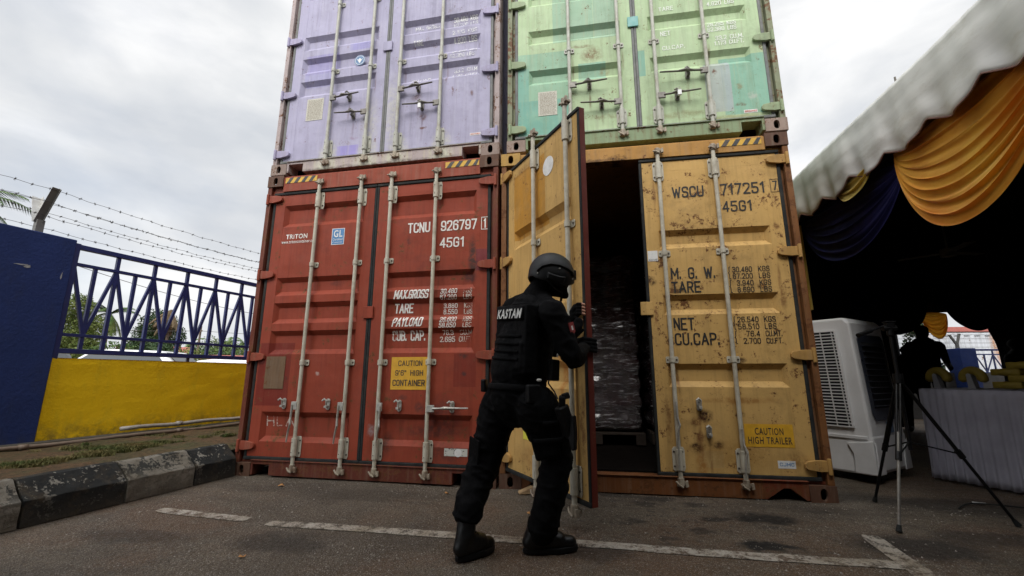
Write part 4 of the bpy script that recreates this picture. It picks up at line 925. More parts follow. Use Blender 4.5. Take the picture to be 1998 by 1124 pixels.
for wi, (d, z, lab) in enumerate(WS):
    m = MB(); r_ = random.Random(wi); pts = []; n = 90; L0, L1 = -3.5, 9.6
    for i in range(n+1):
        s = L0+(L1-L0)*i/n; sp = ((s+.36) % 3.28)/3.28; sag = .05*4*sp*(1-sp)
        pts.append(WL(s, d-.08+.008*math.sin(i*1.7+wi), 2.2+z-sag+.006*math.sin(i*2.3+wi)))
    m.tube(pts, .0022, 5)
    s = L0
    while s < 5.5:
        s += r_.uniform(.1, .13); i = (s-L0)/(L1-L0)*n; a = Vector(pts[int(i)]).lerp(Vector(pts[min(n, int(i)+1)]), i % 1)
        for q in range(3):
            v = Vector((r_.uniform(-1, 1), r_.uniform(-.5, .5), r_.uniform(-1, 1))).normalized()*.017; m.tube([a-v, a+v], .0017, 4)
        m.tube([a-Vector((0, .008, 0)), a+Vector((0, .008, 0))], .0045, 5)
    tag(m.build('barbed_wire', wiremat), lab, 'barbed wire', 'barbed wire strands over the boundary wall')
# pipes at the wall foot
pipem = simple('pvc_pipe', (.34, .32, .28), .5, .15, 10, dirt=.5, dirtc=(.12, .09, .06)); pipb = simple('brown_pipe', (.14, .1, .07), .6, .2, 10, dirt=.5)
for d, z, s0, s1, r_, mt, lab in ((.08, .30, .65, 7, .022, pipem, 'white plastic pipe clipped along the foot of the yellow wall'), (.34, .245, -3.4, 7, .02, pipb, 'long grey-brown pipe lying on the verge below the wall')):
    m = MB(); pts = [WL(s0+(s1-s0)*i/40, d+.01*math.sin(i*.9), z+.006*math.sin(i*1.3)) for i in range(41)]; m.tube(pts, r_, 10)
    for s in np.arange(s0+.6, s1, 1.3): m.tube([WL(s-.03, d, z), WL(s+.03, d, z)], r_*1.3, 10)
    tag(m.build('pipe', mt, smooth=True), lab, 'pipe', 'pipes along the wall foot')
m = MB(); m.box(-.0, .14, -3.4, 6, .16, .25); o = m.build('kerb_ledge', simple('ledge_dark', (.05, .045, .035), .9, .3, 10, bump=.5), bevel=.01); o.location = WL(0, 0, 0); o.rotation_euler = (0, 0, -ang); tag(o, 'dark mossy concrete ledge along the foot of the wall', 'ledge')

# ------------------------------------------------------------------ beyond the wall: trees, palms, houses, cars
def leafmat(n, a, c):
    b = NB(n); col = b.mix(b.rng(b.noise(2.0, 3, .6), .35, .65), a, c); 
    m = b.done(col, .6, 0, .25); return m
LM = [leafmat('leaves_green', (.035, .075, .018), (.09, .14, .035)), leafmat('leaves_dark', (.018, .042, .014), (.045, .075, .025)), leafmat('leaves_yellowish', (.07, .11, .02), (.15, .17, .045)), leafmat('leaves_dry', (.12, .08, .04), (.2, .14, .075))]
barkm = simple('bark', (.12, .09, .065), .9, .25, 6, bump=.5)
def crown(t, blobs, n, ls, mat, sd, name='crown'):
    r_ = np.random.default_rng(sd); V, F = [], []
    for (cx, cy, cz, rx, rz) in blobs:
        k_ = int(n*rx*rx*rz/sum(b[3]**2*b[4] for b in blobs))
        for _ in range(k_):
            d = r_.normal(size=3); d /= np.linalg.norm(d); rad = r_.random()**.28*(1+.25*noise.noise(Vector(d*2.2+cx)))
            p = np.array([cx, cy, cz])+d*rad*np.array([rx, rx, rz]); a = r_.normal(size=3); a /= np.linalg.norm(a); b_ = np.cross(a, r_.normal(size=3)); b_ /= np.linalg.norm(b_)
            s = ls*r_.uniform(.6, 1.3); k = len(V); V += [p-a*s, p-b_*s*.45, p+a*s, p+b_*s*.45]; F.append((k, k+1, k+2, k+3))
    return raw(name, V, F, mat, t)
def tree(x, y, label, blobs, n, ls, mat, sd, tr=.2, group='trees beyond the wall', cat='tree', name='broadleaf_tree'):
    t = thing(name, (x, y, 0), label, cat, group); m = MB(); r_ = random.Random(sd); top = max(b[2] for b in blobs)
    m.tube([(0, 0, 0), (.08, .05, top*.3), (-.05, .1, top*.6), (0, 0, top*.95)], [tr, tr*.75, tr*.5, tr*.15], 8)
    for b in blobs: m.tube([(0, .05, top*.35), (b[0]*.5, b[1]*.5, (b[2]+top*.35)/2), (b[0], b[1], b[2])], [tr*.45, tr*.3, tr*.1], 6)
    m.build('trunk', barkm, t, smooth=True); crown(t, blobs, n, ls, mat, sd); return t
tree(-37.3, 22.2, 'leafy light green tree just right of the navy pillar', [(-.2, 0, 5.8, 1.2, 1.2), (-1.3, 1, 4.6, 1.2, 1.1), (.7, .5, 4.4, 1.1, 1.0), (0, 0, 3.2, 1.6, 1.0), (-1.6, 0, 2.8, 1.3, 1.0), (.9, .4, 2.7, 1.0, .8)], 15000, .10, LM[2], 3)
tree(-40.9, 31.5, 'round dark tree in front of the dead palm', [(0, 0, 5.6, 1.5, 1.7), (-1.2, .3, 4.7, 1.4, 1.2), (1.1, .4, 4.6, 1.4, 1.2), (0, 0, 3.7, 2.1, 1.0), (-2.0, .4, 3.9, .9, .8)], 15000, .10, LM[1], 4)
tree(-35.3, 26.3, 'small bushy tree between the palm and the round tree', [(0, 0, 3.4, 1.2, .6), (1.1, 0, 3.0, 1.0, .6), (-1.1, 0, 2.9, 1.1, .6)], 4000, .13, LM[1], 5)
def palm(x, y, h, label, dry=False, sd=1, lean=(0, 0), L=2.4, nf=18, group='palms beyond the wall'):
    t = thing('palm_tree', (x, y, 0), label, 'palm tree', group); m = MB()
    m.tube([(0, 0, 0), (lean[0]*.4, lean[1]*.4, h*.5), (lean[0], lean[1], h)], [.17, .13, .1], 10); m.build('trunk', barkm, t, smooth=True)
    r_ = random.Random(sd)
    for k in range(nf):
        a = 2*math.pi*k/nf+r_.uniform(-.2, .2); el = r_.uniform(-.9, 1.0) if not dry else r_.uniform(-1.5, -.4); V, F = [], []
        dr = 1.0 if not dry else .4; Lk = L*r_.uniform(.8, 1.1); pts = []
        p = Vector((lean[0], lean[1], h)); dv = Vector((math.cos(a)*math.cos(el), math.sin(a)*math.cos(el), math.sin(el))); N = 22
        for i in range(N):
            pts.append(p.copy()); p = p+dv*Lk/N; dv = (dv+Vector((0, 0, -.075*dr))).normalized()
        sdv = Vector((-math.sin(a), math.cos(a), 0))
        for i in range(1, N-1):
            q = pts[i]; fw = (pts[i+1]-pts[i-1]).normalized(); ll = .62*math.sin(math.pi*(i+2)/(N+3))*Lk/2.4
            for s in (-1, 1):
                tip = q+(sdv*s*.8+fw*.55+Vector((0, 0, -.45 if not dry else -.9))).normalized()*ll; kk = len(V); u = fw*.035
                V += [q-u, q+u, tip]; F.append((kk, kk+1, kk+2))
                V += [q-u+fw*.05, q+u+fw*.05, tip+fw*.06+Vector((0, 0, r_.uniform(-.08, .05)))]; F.append((kk+3, kk+4, kk+5))
        for i in range(N-1):
            kk = len(V); u = Vector((0, 0, .018)); V += [pts[i]-u, pts[i+1]-u, pts[i+1]+u, pts[i]+u]; F.append((kk, kk+1, kk+2, kk+3))
        raw('frond', V, F, LM[3] if dry else (LM[2] if el < 0 else LM[0]), t)
    return t
palm(-41.0, 27.2, 6.2, 'green coconut palm with hanging yellow fronds between the railing bars', sd=2)
palm(-38.2, 30.3, 7.0, 'dead brown palm with drooping fronds behind the round tree', True, 3, L=2.6, nf=26)
palm(-35.0, 13.8, 11.0, 'tall coconut palm at the far left whose fronds reach above the pillar', sd=5, L=3.4)
for i, (x, y, h) in enumerate(((-46, 40, 4.6), (-42.5, 42, 4.9), (-45, 47, 5.2))): palm(x, y, h, ['short distant palm left of the utility pole', 'distant palm just right of the utility pole', 'distant palm above the long red roof'][i], sd=9+i, L=2.0, nf=14)
r_ = random.Random(3); kinds = ['pale green', 'mid green', 'dark green']
hedge = [(-33.5, 20, 1.9, 1.5), (-31.6, 20.9, 2.2, 1.6), (-30, 22.3, 2.2, 1.5), (-28.6, 23.5, 2.0, 1.5), (-29.0, 27.5, 2.4, 1.7), (-36, 33, 3.0, 2.2), (-38, 36, 3.2, 2.4), (-41.5, 39, 3.6, 2.6), (-39, 41, 3.5, 2.4), (-37, 43, 3.9, 2.6), (-34, 44, 3.4, 2.4)]
where = ['beside the leafy tree, leftmost of the shrubs', 'under the coconut palm', 'left of the small red roof', 'behind the small red roof', 'between the two red roofs', 'under the dead palm', 'left of the utility pole', 'behind the utility pole', 'above the long red roof, left end', 'above the long red roof, middle', 'rightmost by the container']
for i, (x, y, h, rr0) in enumerate(hedge):
    tree(x, y, '%s bushy shrub %s' % (kinds[i % 3], where[i]), [(0, 0, h, rr0, h*.45), (rr0*.8, 0, h*.7, rr0*.8, h*.4), (-rr0*.8, .3, h*.75, rr0*.7, h*.4), (0, .2, h*.3, rr0*1.1, h*.4)], 3600, .11, LM[(2, 0, 1)[i % 3]], 20+i, .08, 'shrubs beyond the wall', 'shrub', 'shrub')
tree_m = LM[1]
# far wooded skyline
V, F = [], []; q_ = np.random.default_rng(5)
for i in range(26000):
    u = q_.random(); x = -95+u*105; y = 62+q_.uniform(-3, 3)+.12*abs(x+30); h = 3.2+1.6*noise.noise(Vector((x*.13, 0, 0)))+1.0*noise.noise(Vector((x*.5, 3, 0))); z = q_.random()**.7*h; a = q_.normal(size=3); a /= np.linalg.norm(a); c = np.cross(a, q_.normal(size=3)); c /= np.linalg.norm(c); p = np.array([x, y, z]); s = .35; k = len(V)
    V += [p-a*s, p-c*s*.5, p+a*s, p+c*s*.5]; F.append((k, k+1, k+2, k+3))
tag(raw('distant_woods', V, F, LM[1]), 'distant low line of woods on the skyline', 'woods', kind='stuff')
roofr = simple('roof_red', (.33, .1, .08), .7, .15, 4); wallw = simple('wall_pale', (.5, .5, .45), .8, .1, 4); wallg = simple('wall_green', (.2, .36, .29), .7, .1, 4); dk = simple('window_dark', (.03, .035, .04), .3)
def house(x, y, rz, w_, d_, h, rh, label, wm_, rm_):
    t = thing('house', (x, y, 0), label, 'house', 'houses beyond the wall', rz)
    MB().box(-w_/2, w_/2, -d_/2, d_/2, 0, h).build('wall', wm_, t)
    m = MB(); e = .5
    m.prism([(-d_/2-e, h-.15), (0, h+rh), (d_/2+e, h-.15), (d_/2+e, h-.05), (0, h+rh+.12), (-d_/2-e, h-.05)], w_+2*e, 'x', -w_/2-e); m.build('roof', rm_, t)
    n = max(1, int(w_/2.4))
    for k in range(n):
        a = -w_/2+(k+.5)*w_/n; MB().box(a-.5, a+.5, -d_/2-.03, -d_/2-.002, h*.4, h*.8).build('window', dk, t)
house(-35.6, 27.2, R(50), 4, 4, 2.3, .9, 'small hut with a red roof behind the fence bars', wallw, roofr)
house(-26.6, 27.2, R(35), 5, 4.5, 1.6, .75, 'long low house with a faded red roof by the container edge', wallw, roofr)
house(-31.5, 25.0, R(45), 5, 4, 1.9, .4, 'low green walled shed between the two red roofs', wallg, simple('roof_grey', (.3, .3, .28), .7))
carp = {'white': simple('car_white', (.7, .7, .7), .25, .03, 3), 'grey': simple('car_dark', (.06, .065, .07), .25, .05, 3)}
glass = simple('car_glass', (.02, .025, .028), .08, .1, 3, spec=.8); tyre = simple('tyre', (.02, .02, .02), .8); lampr = simple('tail_lamp', (.35, .02, .01), .3)
def car(x, y, rz, label, mt, suv=True):
    t = thing('parked_car', (x, y, 0), label, 'car', 'cars parked beyond the wall', rz); H = 1.68 if suv else 1.46
    m = MB(); prof = [(-2.2, .35), (-2.22, .75), (-2.1, .98), (-1.2, 1.04), (-.45, H-.06), (.1, H), (1.5, H-.04), (2.1, 1.1), (2.2, .8), (2.2, .35)]
    rows = []
    for yy in (-.88, -.8, 0, .8, .88):
        rows.append([m.b.verts.new((px, yy*(1-.16*max(0, (pz-.95)/.7)), pz*(1 if abs(yy) < .85 else .985))) for px, pz in prof])
    for A, B_ in zip(rows, rows[1:]):
        for k in range(len(prof)-1): m.b.faces.new((A[k], A[k+1], B_[k+1], B_[k]))
        m.b.faces.new((A[-1], A[0], B_[0], B_[-1]))
    m.b.faces.new(rows[0]); m.b.faces.new(rows[-1]); m.build('body', mt, t, bevel=.04)
    gq = lambda *p: (m.quad(*p))
    m = MB(); gq((-1.17, -.68, 1.08), (-1.17, .68, 1.08), (-.5, .62, H-.1), (-.5, -.62, H-.1)); m.build('windscreen', glass, t).location = (-.035, 0, .03)
    m = MB(); gq((2.08, -.68, 1.14), (2.08, .68, 1.14), (1.56, .62, H-.1), (1.56, -.62, H-.1)); m.build('rear_window', glass, t).location = (.035, 0, .02)
    for s in (-1, 1):
        m = MB(); gq((-1.0, s*.845, 1.06), (1.85, s*.845, 1.06), (1.42, s*.745, H-.12), (-.38, s*.745, H-.12)); o = m.build('side_window', glass, t); o.location = (0, s*.03, 0)
        m = MB(); m.box(-.9, -.78, s*.9-.06, s*.9+.06, 1.0, 1.12); m.build('wing_mirror', mt, t, bevel=.02)
        m = MB(); m.box(2.12, 2.2, s*.75-.1, s*.75+.08, .8, 1.05); m.build('tail_light', lampr, t)
        for wx_ in (-1.35, 1.35):
            m = MB(); m.tube([(wx_, s*.72, .33), (wx_, s*.9, .33)], .33, 20); wh = m.build('wheel', tyre, t); m = MB(); m.tube([(wx_, s*.9, .33), (wx_, s*.91, .33)], .2, 16); m.build('rim', M['galv'], wh)
car(-14.3, 8.1, R(20), 'white SUV seen over the yellow wall below the coconut palm', carp['white'])
car(-12.9, 10.6, R(15), 'second white car parked right of the white SUV', carp['white'], False)
car(-17.5, 7.8, R(160), 'dark car just right of the navy pillar', carp['grey'])
car(-10.6, 12.2, R(10), 'white car partly hidden behind the red container edge', carp['white'], False)
# utility pole and cables
t = thing('utility_pole', (-34.85, 30.5, 0), 'thin utility pole among the distant trees', 'utility pole'); MB().tube([(0, 0, 0), (0, 0, 5.4)], .09, 8).build('pole', barkm, t); m = MB(); m.bar((-.7, .5, 4.9), (.7, -.5, 4.9), .08, .1); m.build('cross_arm', barkm, t)
def cable(a, c, sag, r, label):
    m = MB(); a, c = Vector(a), Vector(c); m.tube([a.lerp(c, i/30)-Vector((0, 0, sag*4*(i/30)*(1-i/30))) for i in range(31)], r, 5); tag(m.build('overhead_cable', wiremat), label, 'cable', 'overhead cables beyond the wall')
cable((-60, 20, 5.6), (-34.85, 30.5, 4.95), .4, .02, 'level overhead cable running left from the utility pole'); cable((-34.85, 30.5, 4.95), (-12, 52, 5.6), .4, .02, 'level overhead cable running right from the utility pole')
cable((-19, 4.5, 6.0), (-15.5, 17, 3.9), .5, .012, 'sagging cable slanting down across the railing')
# litter and stones on the ground
V, F = [], []; q_ = np.random.default_rng(9)
for i in range(11000):
    x, y = q_.uniform(-2.3, 3.4), q_.uniform(-2.1, .05)
    nearfoot = math.exp(-(abs(y+.02)/.22)**2)+math.exp(-(abs(x-kx(y))/.2)**2)
    if noise.noise(Vector((x*1.5, y*1.5, 8)))+.35*q_.normal()+.5*nearfoot < .12: continue
    if x > -2.2 and x < .0 and y > -.03: continue
    s = .0018+.0055*q_.random()**4; k = len(V); z = groundz(x, y); n = 5
    for j in range(n):
        a = 6.283*j/n+q_.random(); V.append((x+math.cos(a)*s*q_.uniform(.7, 1.2), y+math.sin(a)*s*q_.uniform(.7, 1.2), z))
    V.append((x+q_.normal()*s*.3, y+q_.normal()*s*.3, z+s*q_.uniform(.6, 1.1)))
    F += [(k+j, k+(j+1) % n, k+n) for j in range(n)]
gv = NB('chippings'); gv.done(gv.mix(gv.rng(gv.noise(60, 3), .35, .65), (.09, .075, .06), (.36, .33, .29)), .85, 0, .3)
tag(raw('gravel', V, F, gv.m), 'loose stone chippings scattered over the asphalt', 'gravel', kind='stuff')
lfm = simple('dead_leaf', (.42, .2, .06), .7, .25, 60)
for i, (x, y, s, lab) in enumerate(((-1.74, -.28, .032, 'curled orange leaf near the red container corner'), (-.96, -1.55, .02, 'pale dead leaf in the left foreground'), (-.35, -.25, .022, 'thin pale twig scrap below the red sill'), (.36, -1.75, .02, 'brown leaf in front of the boots'), (.33, -.62, .018, 'tiny yellow scrap behind the leading leg'))):
    m = MB(); n = 10
    def lf(u, v, s=s, i=i): x_, y_ = (u-.5)*2*s, (v-.5)*s*(1-abs(2*u-1)**2+.05); return (x_, y_, .004+.35*s*abs(math.sin(u*3+i))+.4*y_*math.sin(u*5))
    m.grid(lf, n, 4); o = m.build('dead_leaf', lfm, smooth=True, solid=.0006); o.location = (x, y, groundz(x, y)); o.rotation_euler = (0, 0, i*1.3); tag(o, lab, 'leaf', 'dead leaves and scraps on the asphalt')
m = MB(); m.prism([(0, 0), (.14, 0), (.14, .035), (.1, .05), (0, .012)], .07, 'y', 0); o = m.build('wood_wedge', simple('wedge_wood', (.4, .26, .13), .8, .2, 20), bevel=.004); o.location = (.2, -.2, 0); o.rotation_euler = (0, 0, .3); tag(o, 'small pale wooden wedge under the open yellow door', 'wedge')
# ------------------------------------------------------------------ the officer
F_ = Vector((math.cos(R(35)), math.sin(R(35)), 0)); Rt = Vector((F_.y, -F_.x, 0)); Bk = -F_
PO = (.36, -1.28, 0)
per = thing('person', PO, 'officer in black uniform and helmet gripping the edge of the open yellow door', 'person')
def wr(sc, amp):
    """cloth folds: sharp ridges slanting round the limbs, stronger near knees, elbows, hems and waist"""
    def f(c):
        k = 1.0
        for q, r in ((Vector((0.156, -1.25, 0.411)), .16), (Vector((0.571, -1.27, 0.467)), .16), (Vector((0.128, -1.34, 0.196)), .12), (Vector((0.497, -1.26, 0.145)), .13), (Vector((0.664, -1.35, 0.971)), .12), (Vector((0.351, -1.25, 0.691)), .16), (Vector((0.588, -1.36, 1.117)), .1)): k = max(k, 1+1.5*math.exp(-((c-q).length/r)**2))
        if c.z > 1.33: k = .3
        n_ = noise.noise(Vector((c.x*sc+c.z*2, c.y*sc, c.z*sc*2.1+c.x*4)))
        m_ = noise.noise(Vector((c.x*sc*2.3, c.y*sc*2.3+5, c.z*sc*3.4)))
        return amp*k*((1-min(1, abs(n_)*3.6))**1.5-.35+.35*(1-min(1, abs(m_)*3)))
    return f
LHip, RHip = (0.25, -1.16, 0.711), (0.474, -1.32, 0.711)
body = [ # pelvis and trunk
  ((0.369, -1.24, 0.758), (0.367, -1.23, 0.831), .155, .150), (LHip, RHip, .105, .108), ((0.367, -1.23, 0.831), (0.395, -1.22, 1.021), .15, .148), ((0.395, -1.22, 1.021), (0.437, -1.2, 1.202), .145, .135),
  ((0.315, -1.1, 1.249), (0.57, -1.36, 1.183), .078, .078), ((0.313, -1.12, 1.271), (0.462, -1.2, 1.308), .06, .06), ((0.564, -1.34, 1.213), (0.477, -1.2, 1.314), .06, .055), ((0.454, -1.21, 1.283), (0.501, -1.2, 1.373), .085, .068), ((0.501, -1.2, 1.373), (0.537, -1.2, 1.417), .068, .072),
  # head under the helmet: skull, cheek, jaw, nose and mask
  ((0.538, -1.2, 1.456), (0.566, -1.19, 1.418), .086, .08), ((0.547, -1.19, 1.385), (0.597, -1.14, 1.366), .066, .047), ((0.602, -1.13, 1.353), (0.622, -1.12, 1.336), .032, .026), ((0.619, -1.1, 1.408), (0.633, -1.09, 1.391), .018, .014),
  # left (trailing) leg
  (LHip, (0.189, -1.2, 0.453), .112, .090), ((0.189, -1.2, 0.453), (0.147, -1.25, 0.327), .090, .088), ((0.147, -1.25, 0.327), (0.127, -1.34, 0.205), .086, .072), ((0.127, -1.34, 0.22), (0.125, -1.35, 0.198), .076, .070),
  # right (leading) leg
  (RHip, (0.574, -1.27, 0.482), .12, .080), ((0.574, -1.27, 0.482), (0.547, -1.27, 0.321), .080, .082), ((0.547, -1.27, 0.321), (0.511, -1.26, 0.193), .082, .078), ((0.511, -1.26, 0.193), (0.49, -1.25, 0.118), .079, .076),
  # right arm
  ((0.572, -1.38, 1.191), (0.66, -1.37, 0.983), .076, .06), ((0.66, -1.37, 0.983), (0.681, -1.32, 0.964), .058, .05), ((0.676, -1.33, 0.964), (0.721, -1.07, 1.027), .053, .038),
  # left arm, beyond
  ((0.337, -1.08, 1.239), (0.544, -1.02, 1.032), .065, .052), ((0.544, -1.02, 1.032), (0.668, -1, 1.13), .05, .036), ((0.668, -1, 1.13), (0.697, -0.985, 1.194), .035, .03)]
blob('body', body, M['black_cloth'], per, PO, .0085, 5, wr(6.5, .0058))
# belt
m = MB(); pts = []
for k in range(25):
    a = 2*math.pi*k/24; c = Vector((0.362, -1.235, 0.806)); pts.append(c+Rt*math.cos(a)*.166+F_*math.sin(a)*.158+Vector((0, 0, -.012*math.sin(a))))
m.tube(pts, [.017]*25, 8, sx=.3, sy=1); m.build('belt', M['black_vest'], per, PO, smooth=True)
# plate-carrier vest
vb = [((0.373, -1.23, 0.903), (0.401, -1.22, 1.021), .163, .162), ((0.401, -1.22, 1.021), (0.435, -1.205, 1.16), .162, .150), ((0.435, -1.205, 1.16), (0.446, -1.2, 1.219), .146, .128), ((0.372, -1.14, 1.275), (0.375, -1.12, 1.232), .06, .08), ((0.532, -1.29, 1.239), (0.521, -1.3, 1.195), .06, .08)]
cB = Vector((0.418, -1.22, 1.055))+Bk*.09
up_t = (Vector((0.446, -1.2, 1.255))-Vector((0.362, -1.23, 0.853))).normalized()
def frame_at(c, out, up):
    out = out.normalized(); rt = up.cross(out).normalized(); u = out.cross(rt); return Matrix(((rt.x, out.x, u.x, c.x), (rt.y, out.y, u.y, c.y), (rt.z, out.z, u.z, c.z), (0, 0, 0, 1)))
BkV = Vector((-.74, -.67, 0)); MV = frame_at(cB+Rt*.03, BkV, up_t)
vb += [('box', -.15, .16, -.04, .042, -.165, .195, MV), ('box', -.135, .14, -.02, .056, -.14, .0, MV)]
vest = blob('vest', vb, M['black_vest'], per, PO, .009, 2, wr(14, .0025))
# detail panels on the vest back
bv = BVHTree.FromPolygons([v.co+Vector(PO) for v in vest.data.vertices], [p.vertices[:] for p in vest.data.polygons])
def onvest(u, v, lift):
    o = MV @ Vector((u, .4, v)); d = -(MV.to_3x3() @ Vector((0, 1, 0))); h = bv.ray_cast(o, d, 1.0)
    return (h[0] if h[0] else MV @ Vector((u, .05, v)))-d*lift
def vpatch(u0, u1, v0, v1, lift, name, mat, par=None, n=10):
    m = MB(); m.grid(lambda a, b: onvest(u0+(u1-u0)*a, v0+(v1-v0)*b, lift), n, max(2, int(n*(v1-v0)/(u1-u0)))); return m.build(name, mat, par or per, PO, solid=.004, smooth=True)
for k, (u0, u1, v0, v1) in enumerate(((-.09, .09, .2, .215), (-.12, .12, .02, .035), (-.12, .12, -.02, -.005), (-.12, .12, -.06, -.045), (-.12, .12, -.10, -.085))): vpatch(u0, u1, v0, v1, .004, 'webbing_strap', M['black_cloth'], vest and None)
pt = vpatch(-.135, .135, .112, .182, .004, 'name_panel', M['black_vest'])
b = text_bm('KASTAM', .03)
bmesh.ops.subdivide_edges(b, edges=b.edges[:], cuts=1)
for v in b.verts:
    pass
    v.co = onvest(-(.126-v.co.x*.243)+(.012*v.co.y), .121+v.co.y*.052, .0095)-Vector(PO)
me = bpy.data.meshes.new('lettering'); b.to_mesh(me); b.free(); link('lettering', me, simple('letter_white', (.72, .72, .68), .6, .05), pt)
# helmet
hc = Vector((0.555, -1.2, 1.443)); yaw_h = R(24)
Fh = Vector((math.cos(yaw_h)*math.cos(R(-12)), math.sin(yaw_h)*math.cos(R(-12)), math.sin(R(-12)))); Rh = Fh.cross(Vector((0, 0, 1))).normalized(); Uh = Rh.cross(Fh)
def hp(u, v, w_): return hc+Fh*u+Rh*v+Uh*w_-Vector(PO)
def dome(az, t, gr=1.0):
    """az 0 = front, 90 = right; t 0 top .. 1 rim"""
    c, s_ = math.cos(az), math.sin(az); low = -.02-.06*max(0, abs(s_)-.35)/.65+(-.03 if c < -.5 else 0)*min(1, (-c-.5)*2)
    elr = math.asin(max(-1, min(1, low/.124))); e = math.pi/2+(elr-math.pi/2)*t
    fl = 1+.05*max(0, t-.86)/.14; bu = 1+.035*math.exp(-((abs(s_)-1)/.25)**2)*math.exp(-((t-.85)/.2)**2)
    return hp(.130*gr*math.cos(e)*c*fl, .113*gr*math.cos(e)*s_*fl*bu, .124*gr*math.sin(e))
m = MB(); m.grid(lambda a, b: dome(a*2*math.pi, .001+b*.999), 48, 20); bmesh.ops.remove_doubles(m.b, verts=m.b.verts, dist=.0005)
helm = m.build('helmet', M['helmet'], per, smooth=True, solid=.008)
m = MB(); m.tube([dome(2*math.pi*k/48, .985, 1.0) for k in range(49)], .0055, 6); m.build('helmet_rim', M['black_plastic'], helm, smooth=True)
for sg in (1, -1):
    m = MB(); pts = [dome(sg*R(a), t, 1.03) for a, t in ((38, .80), (52, .70), (70, .63), (90, .60), (110, .63), (130, .72), (142, .84))]
    m.tube(pts, .0085, 8, sx=1.5, sy=.7); m.build('side_rail', M['black_plastic'], helm, smooth=True)
    m = MB(); m.grid(lambda a, b: dome(sg*R(66+48*a), .80+.14*b, 1.022), 10, 4); m.build('ear_bulge', M['helmet'], helm, smooth=True, solid=.006)
    m = MB()
    for a, t in ((40, .86), (140, .88), (88, .66)): p = dome(sg*R(a), t, 1.05); m.sphere(p, .0045)
    m.build('helmet_screw', M['galv'], helm)
velc = simple('velcro', (.007, .007, .008), .95, .3, 40, spec=.1)
m = MB(); m.grid(lambda a, b: dome(R(-28+56*a), .28+.3*b, 1.012), 12, 6); m.build('velcro_panel', velc, helm)
m = MB(); m.grid(lambda a, b: dome(R(56+40*a), .14+.32*b, 1.012), 12, 6); m.build('velcro_panel', velc, helm)
m = MB(); m.grid(lambda a, b: dome(R(155+50*a), .62+.26*b, 1.012), 12, 6); m.build('velcro_panel', velc, helm)
m = MB(); m.box(-.02, .012, -.022, .022, -.02, .03); o = m.build('shroud_mount', M['black_plastic'], helm, bevel=.004); o.location = hp(.137, 0, .03)
m = MB()
for sg in (1, -1): m.tube([hp(.03, sg*.112, -.07), hp(.055, sg*.085, -.11), hp(.075, sg*.03, -.145)], .007, 6, sx=1, sy=.4); m.tube([hp(-.06, sg*.10, -.06), hp(.0, sg*.098, -.1), hp(.055, sg*.086, -.112)], .007, 6, sy=.4)
m.build('chin_strap', M['black_plastic'], helm)
# gloved hands closed on the door edge; bare fingertips
def hand(name, palm, fingers, thumb, tipbare):
    caps = list(palm)
    for f in fingers+[thumb]:
        for a, c, r0, r1 in f[:-1] if tipbare else f: caps.append((a, c, r0, r1))
    h = blob(name, caps, M['black_cloth'], per, PO, .0036, 2)
    if tipbare:
        for f in fingers+[thumb]:
            a, c, r0, r1 = f[-1]; blob('fingertip', [(Vector(a), Vector(c), r0*.96, r1)], M['skin'], h, PO, .003, 2)
    return h
def fing(pts, r): return [(Vector(pts[i]), Vector(pts[i+1]), r*(1-.05*i), r*(1-.05*(i+1))) for i in range(len(pts)-1)]
# open leaf geometry: hinge + direction
dm = yl_.matrix_basis.copy(); RM = yc.matrix_basis @ dm
def DL(u, y, z): p = RM @ Vector((u-ylo[0], y-ylo[1], 0)); return Vector((p.x, p.y, z))
EU = 1.194                                   # free edge of the leaf in closed-door coordinates
def edge(off_out, y, z): return DL(EU+off_out, y, z)
# y < .03 : outer face side ; y > .09 : inner side ; off_out > 0 beyond the free edge
zr = 1.055
fr = []
for k, (dz, L) in enumerate(((.034, 0), (.012, .006), (-.011, .003), (-.032, -.006))):
    z = zr+dz; fr.append(fing([edge(-.045, .0, z), edge(.01, -.004, z+.004), edge(.022, .035, z+.002), edge(.018, .085, z-.003), edge(-.014+L*-1, .104, z-.006)], .0132))
hr = hand('right_hand', [(edge(-.085, -.012, zr), edge(-.04, -.004, zr), .036, .034), (edge(-.085, -.012, zr+.012), edge(-.03, -.004, zr+.022), .03, .025), (edge(-.13, -.03, zr-.01), edge(-.08, -.014, zr-.004), .034, .034)],
     fr, fing([edge(-.09, -.006, zr+.03), edge(-.06, -.002, zr+.062), edge(-.03, .006, zr+.082), edge(-.012, .01, zr+.094)], .0125), False)
zl = 1.275
fl = []
for k, dz in enumerate((.03, .01, -.01, -.029)):
    z = zl+dz; fl.append(fing([edge(-.05, -.004, z), edge(-.018, -.016, z+.004), edge(.004, -.006, z+.003), edge(.012, .008, z-.002)], .0122))
hand('left_hand', [(edge(-.075, -.006, zl-.01), edge(-.05, -.008, zl+.016), .03, .026), (edge(-.075, -.006, zl-.03), edge(-.045, -.004, zl-.022), .028, .022), (edge(-.085, -.015, zl-.075), edge(-.07, -.008, zl-.03), .03, .03)],
     fl, fing([edge(-.085, -.006, zl+.0), edge(-.055, -.014, zl-.04), edge(-.022, -.012, zl-.058), edge(.0, -.004, zl-.066)], .012), True)
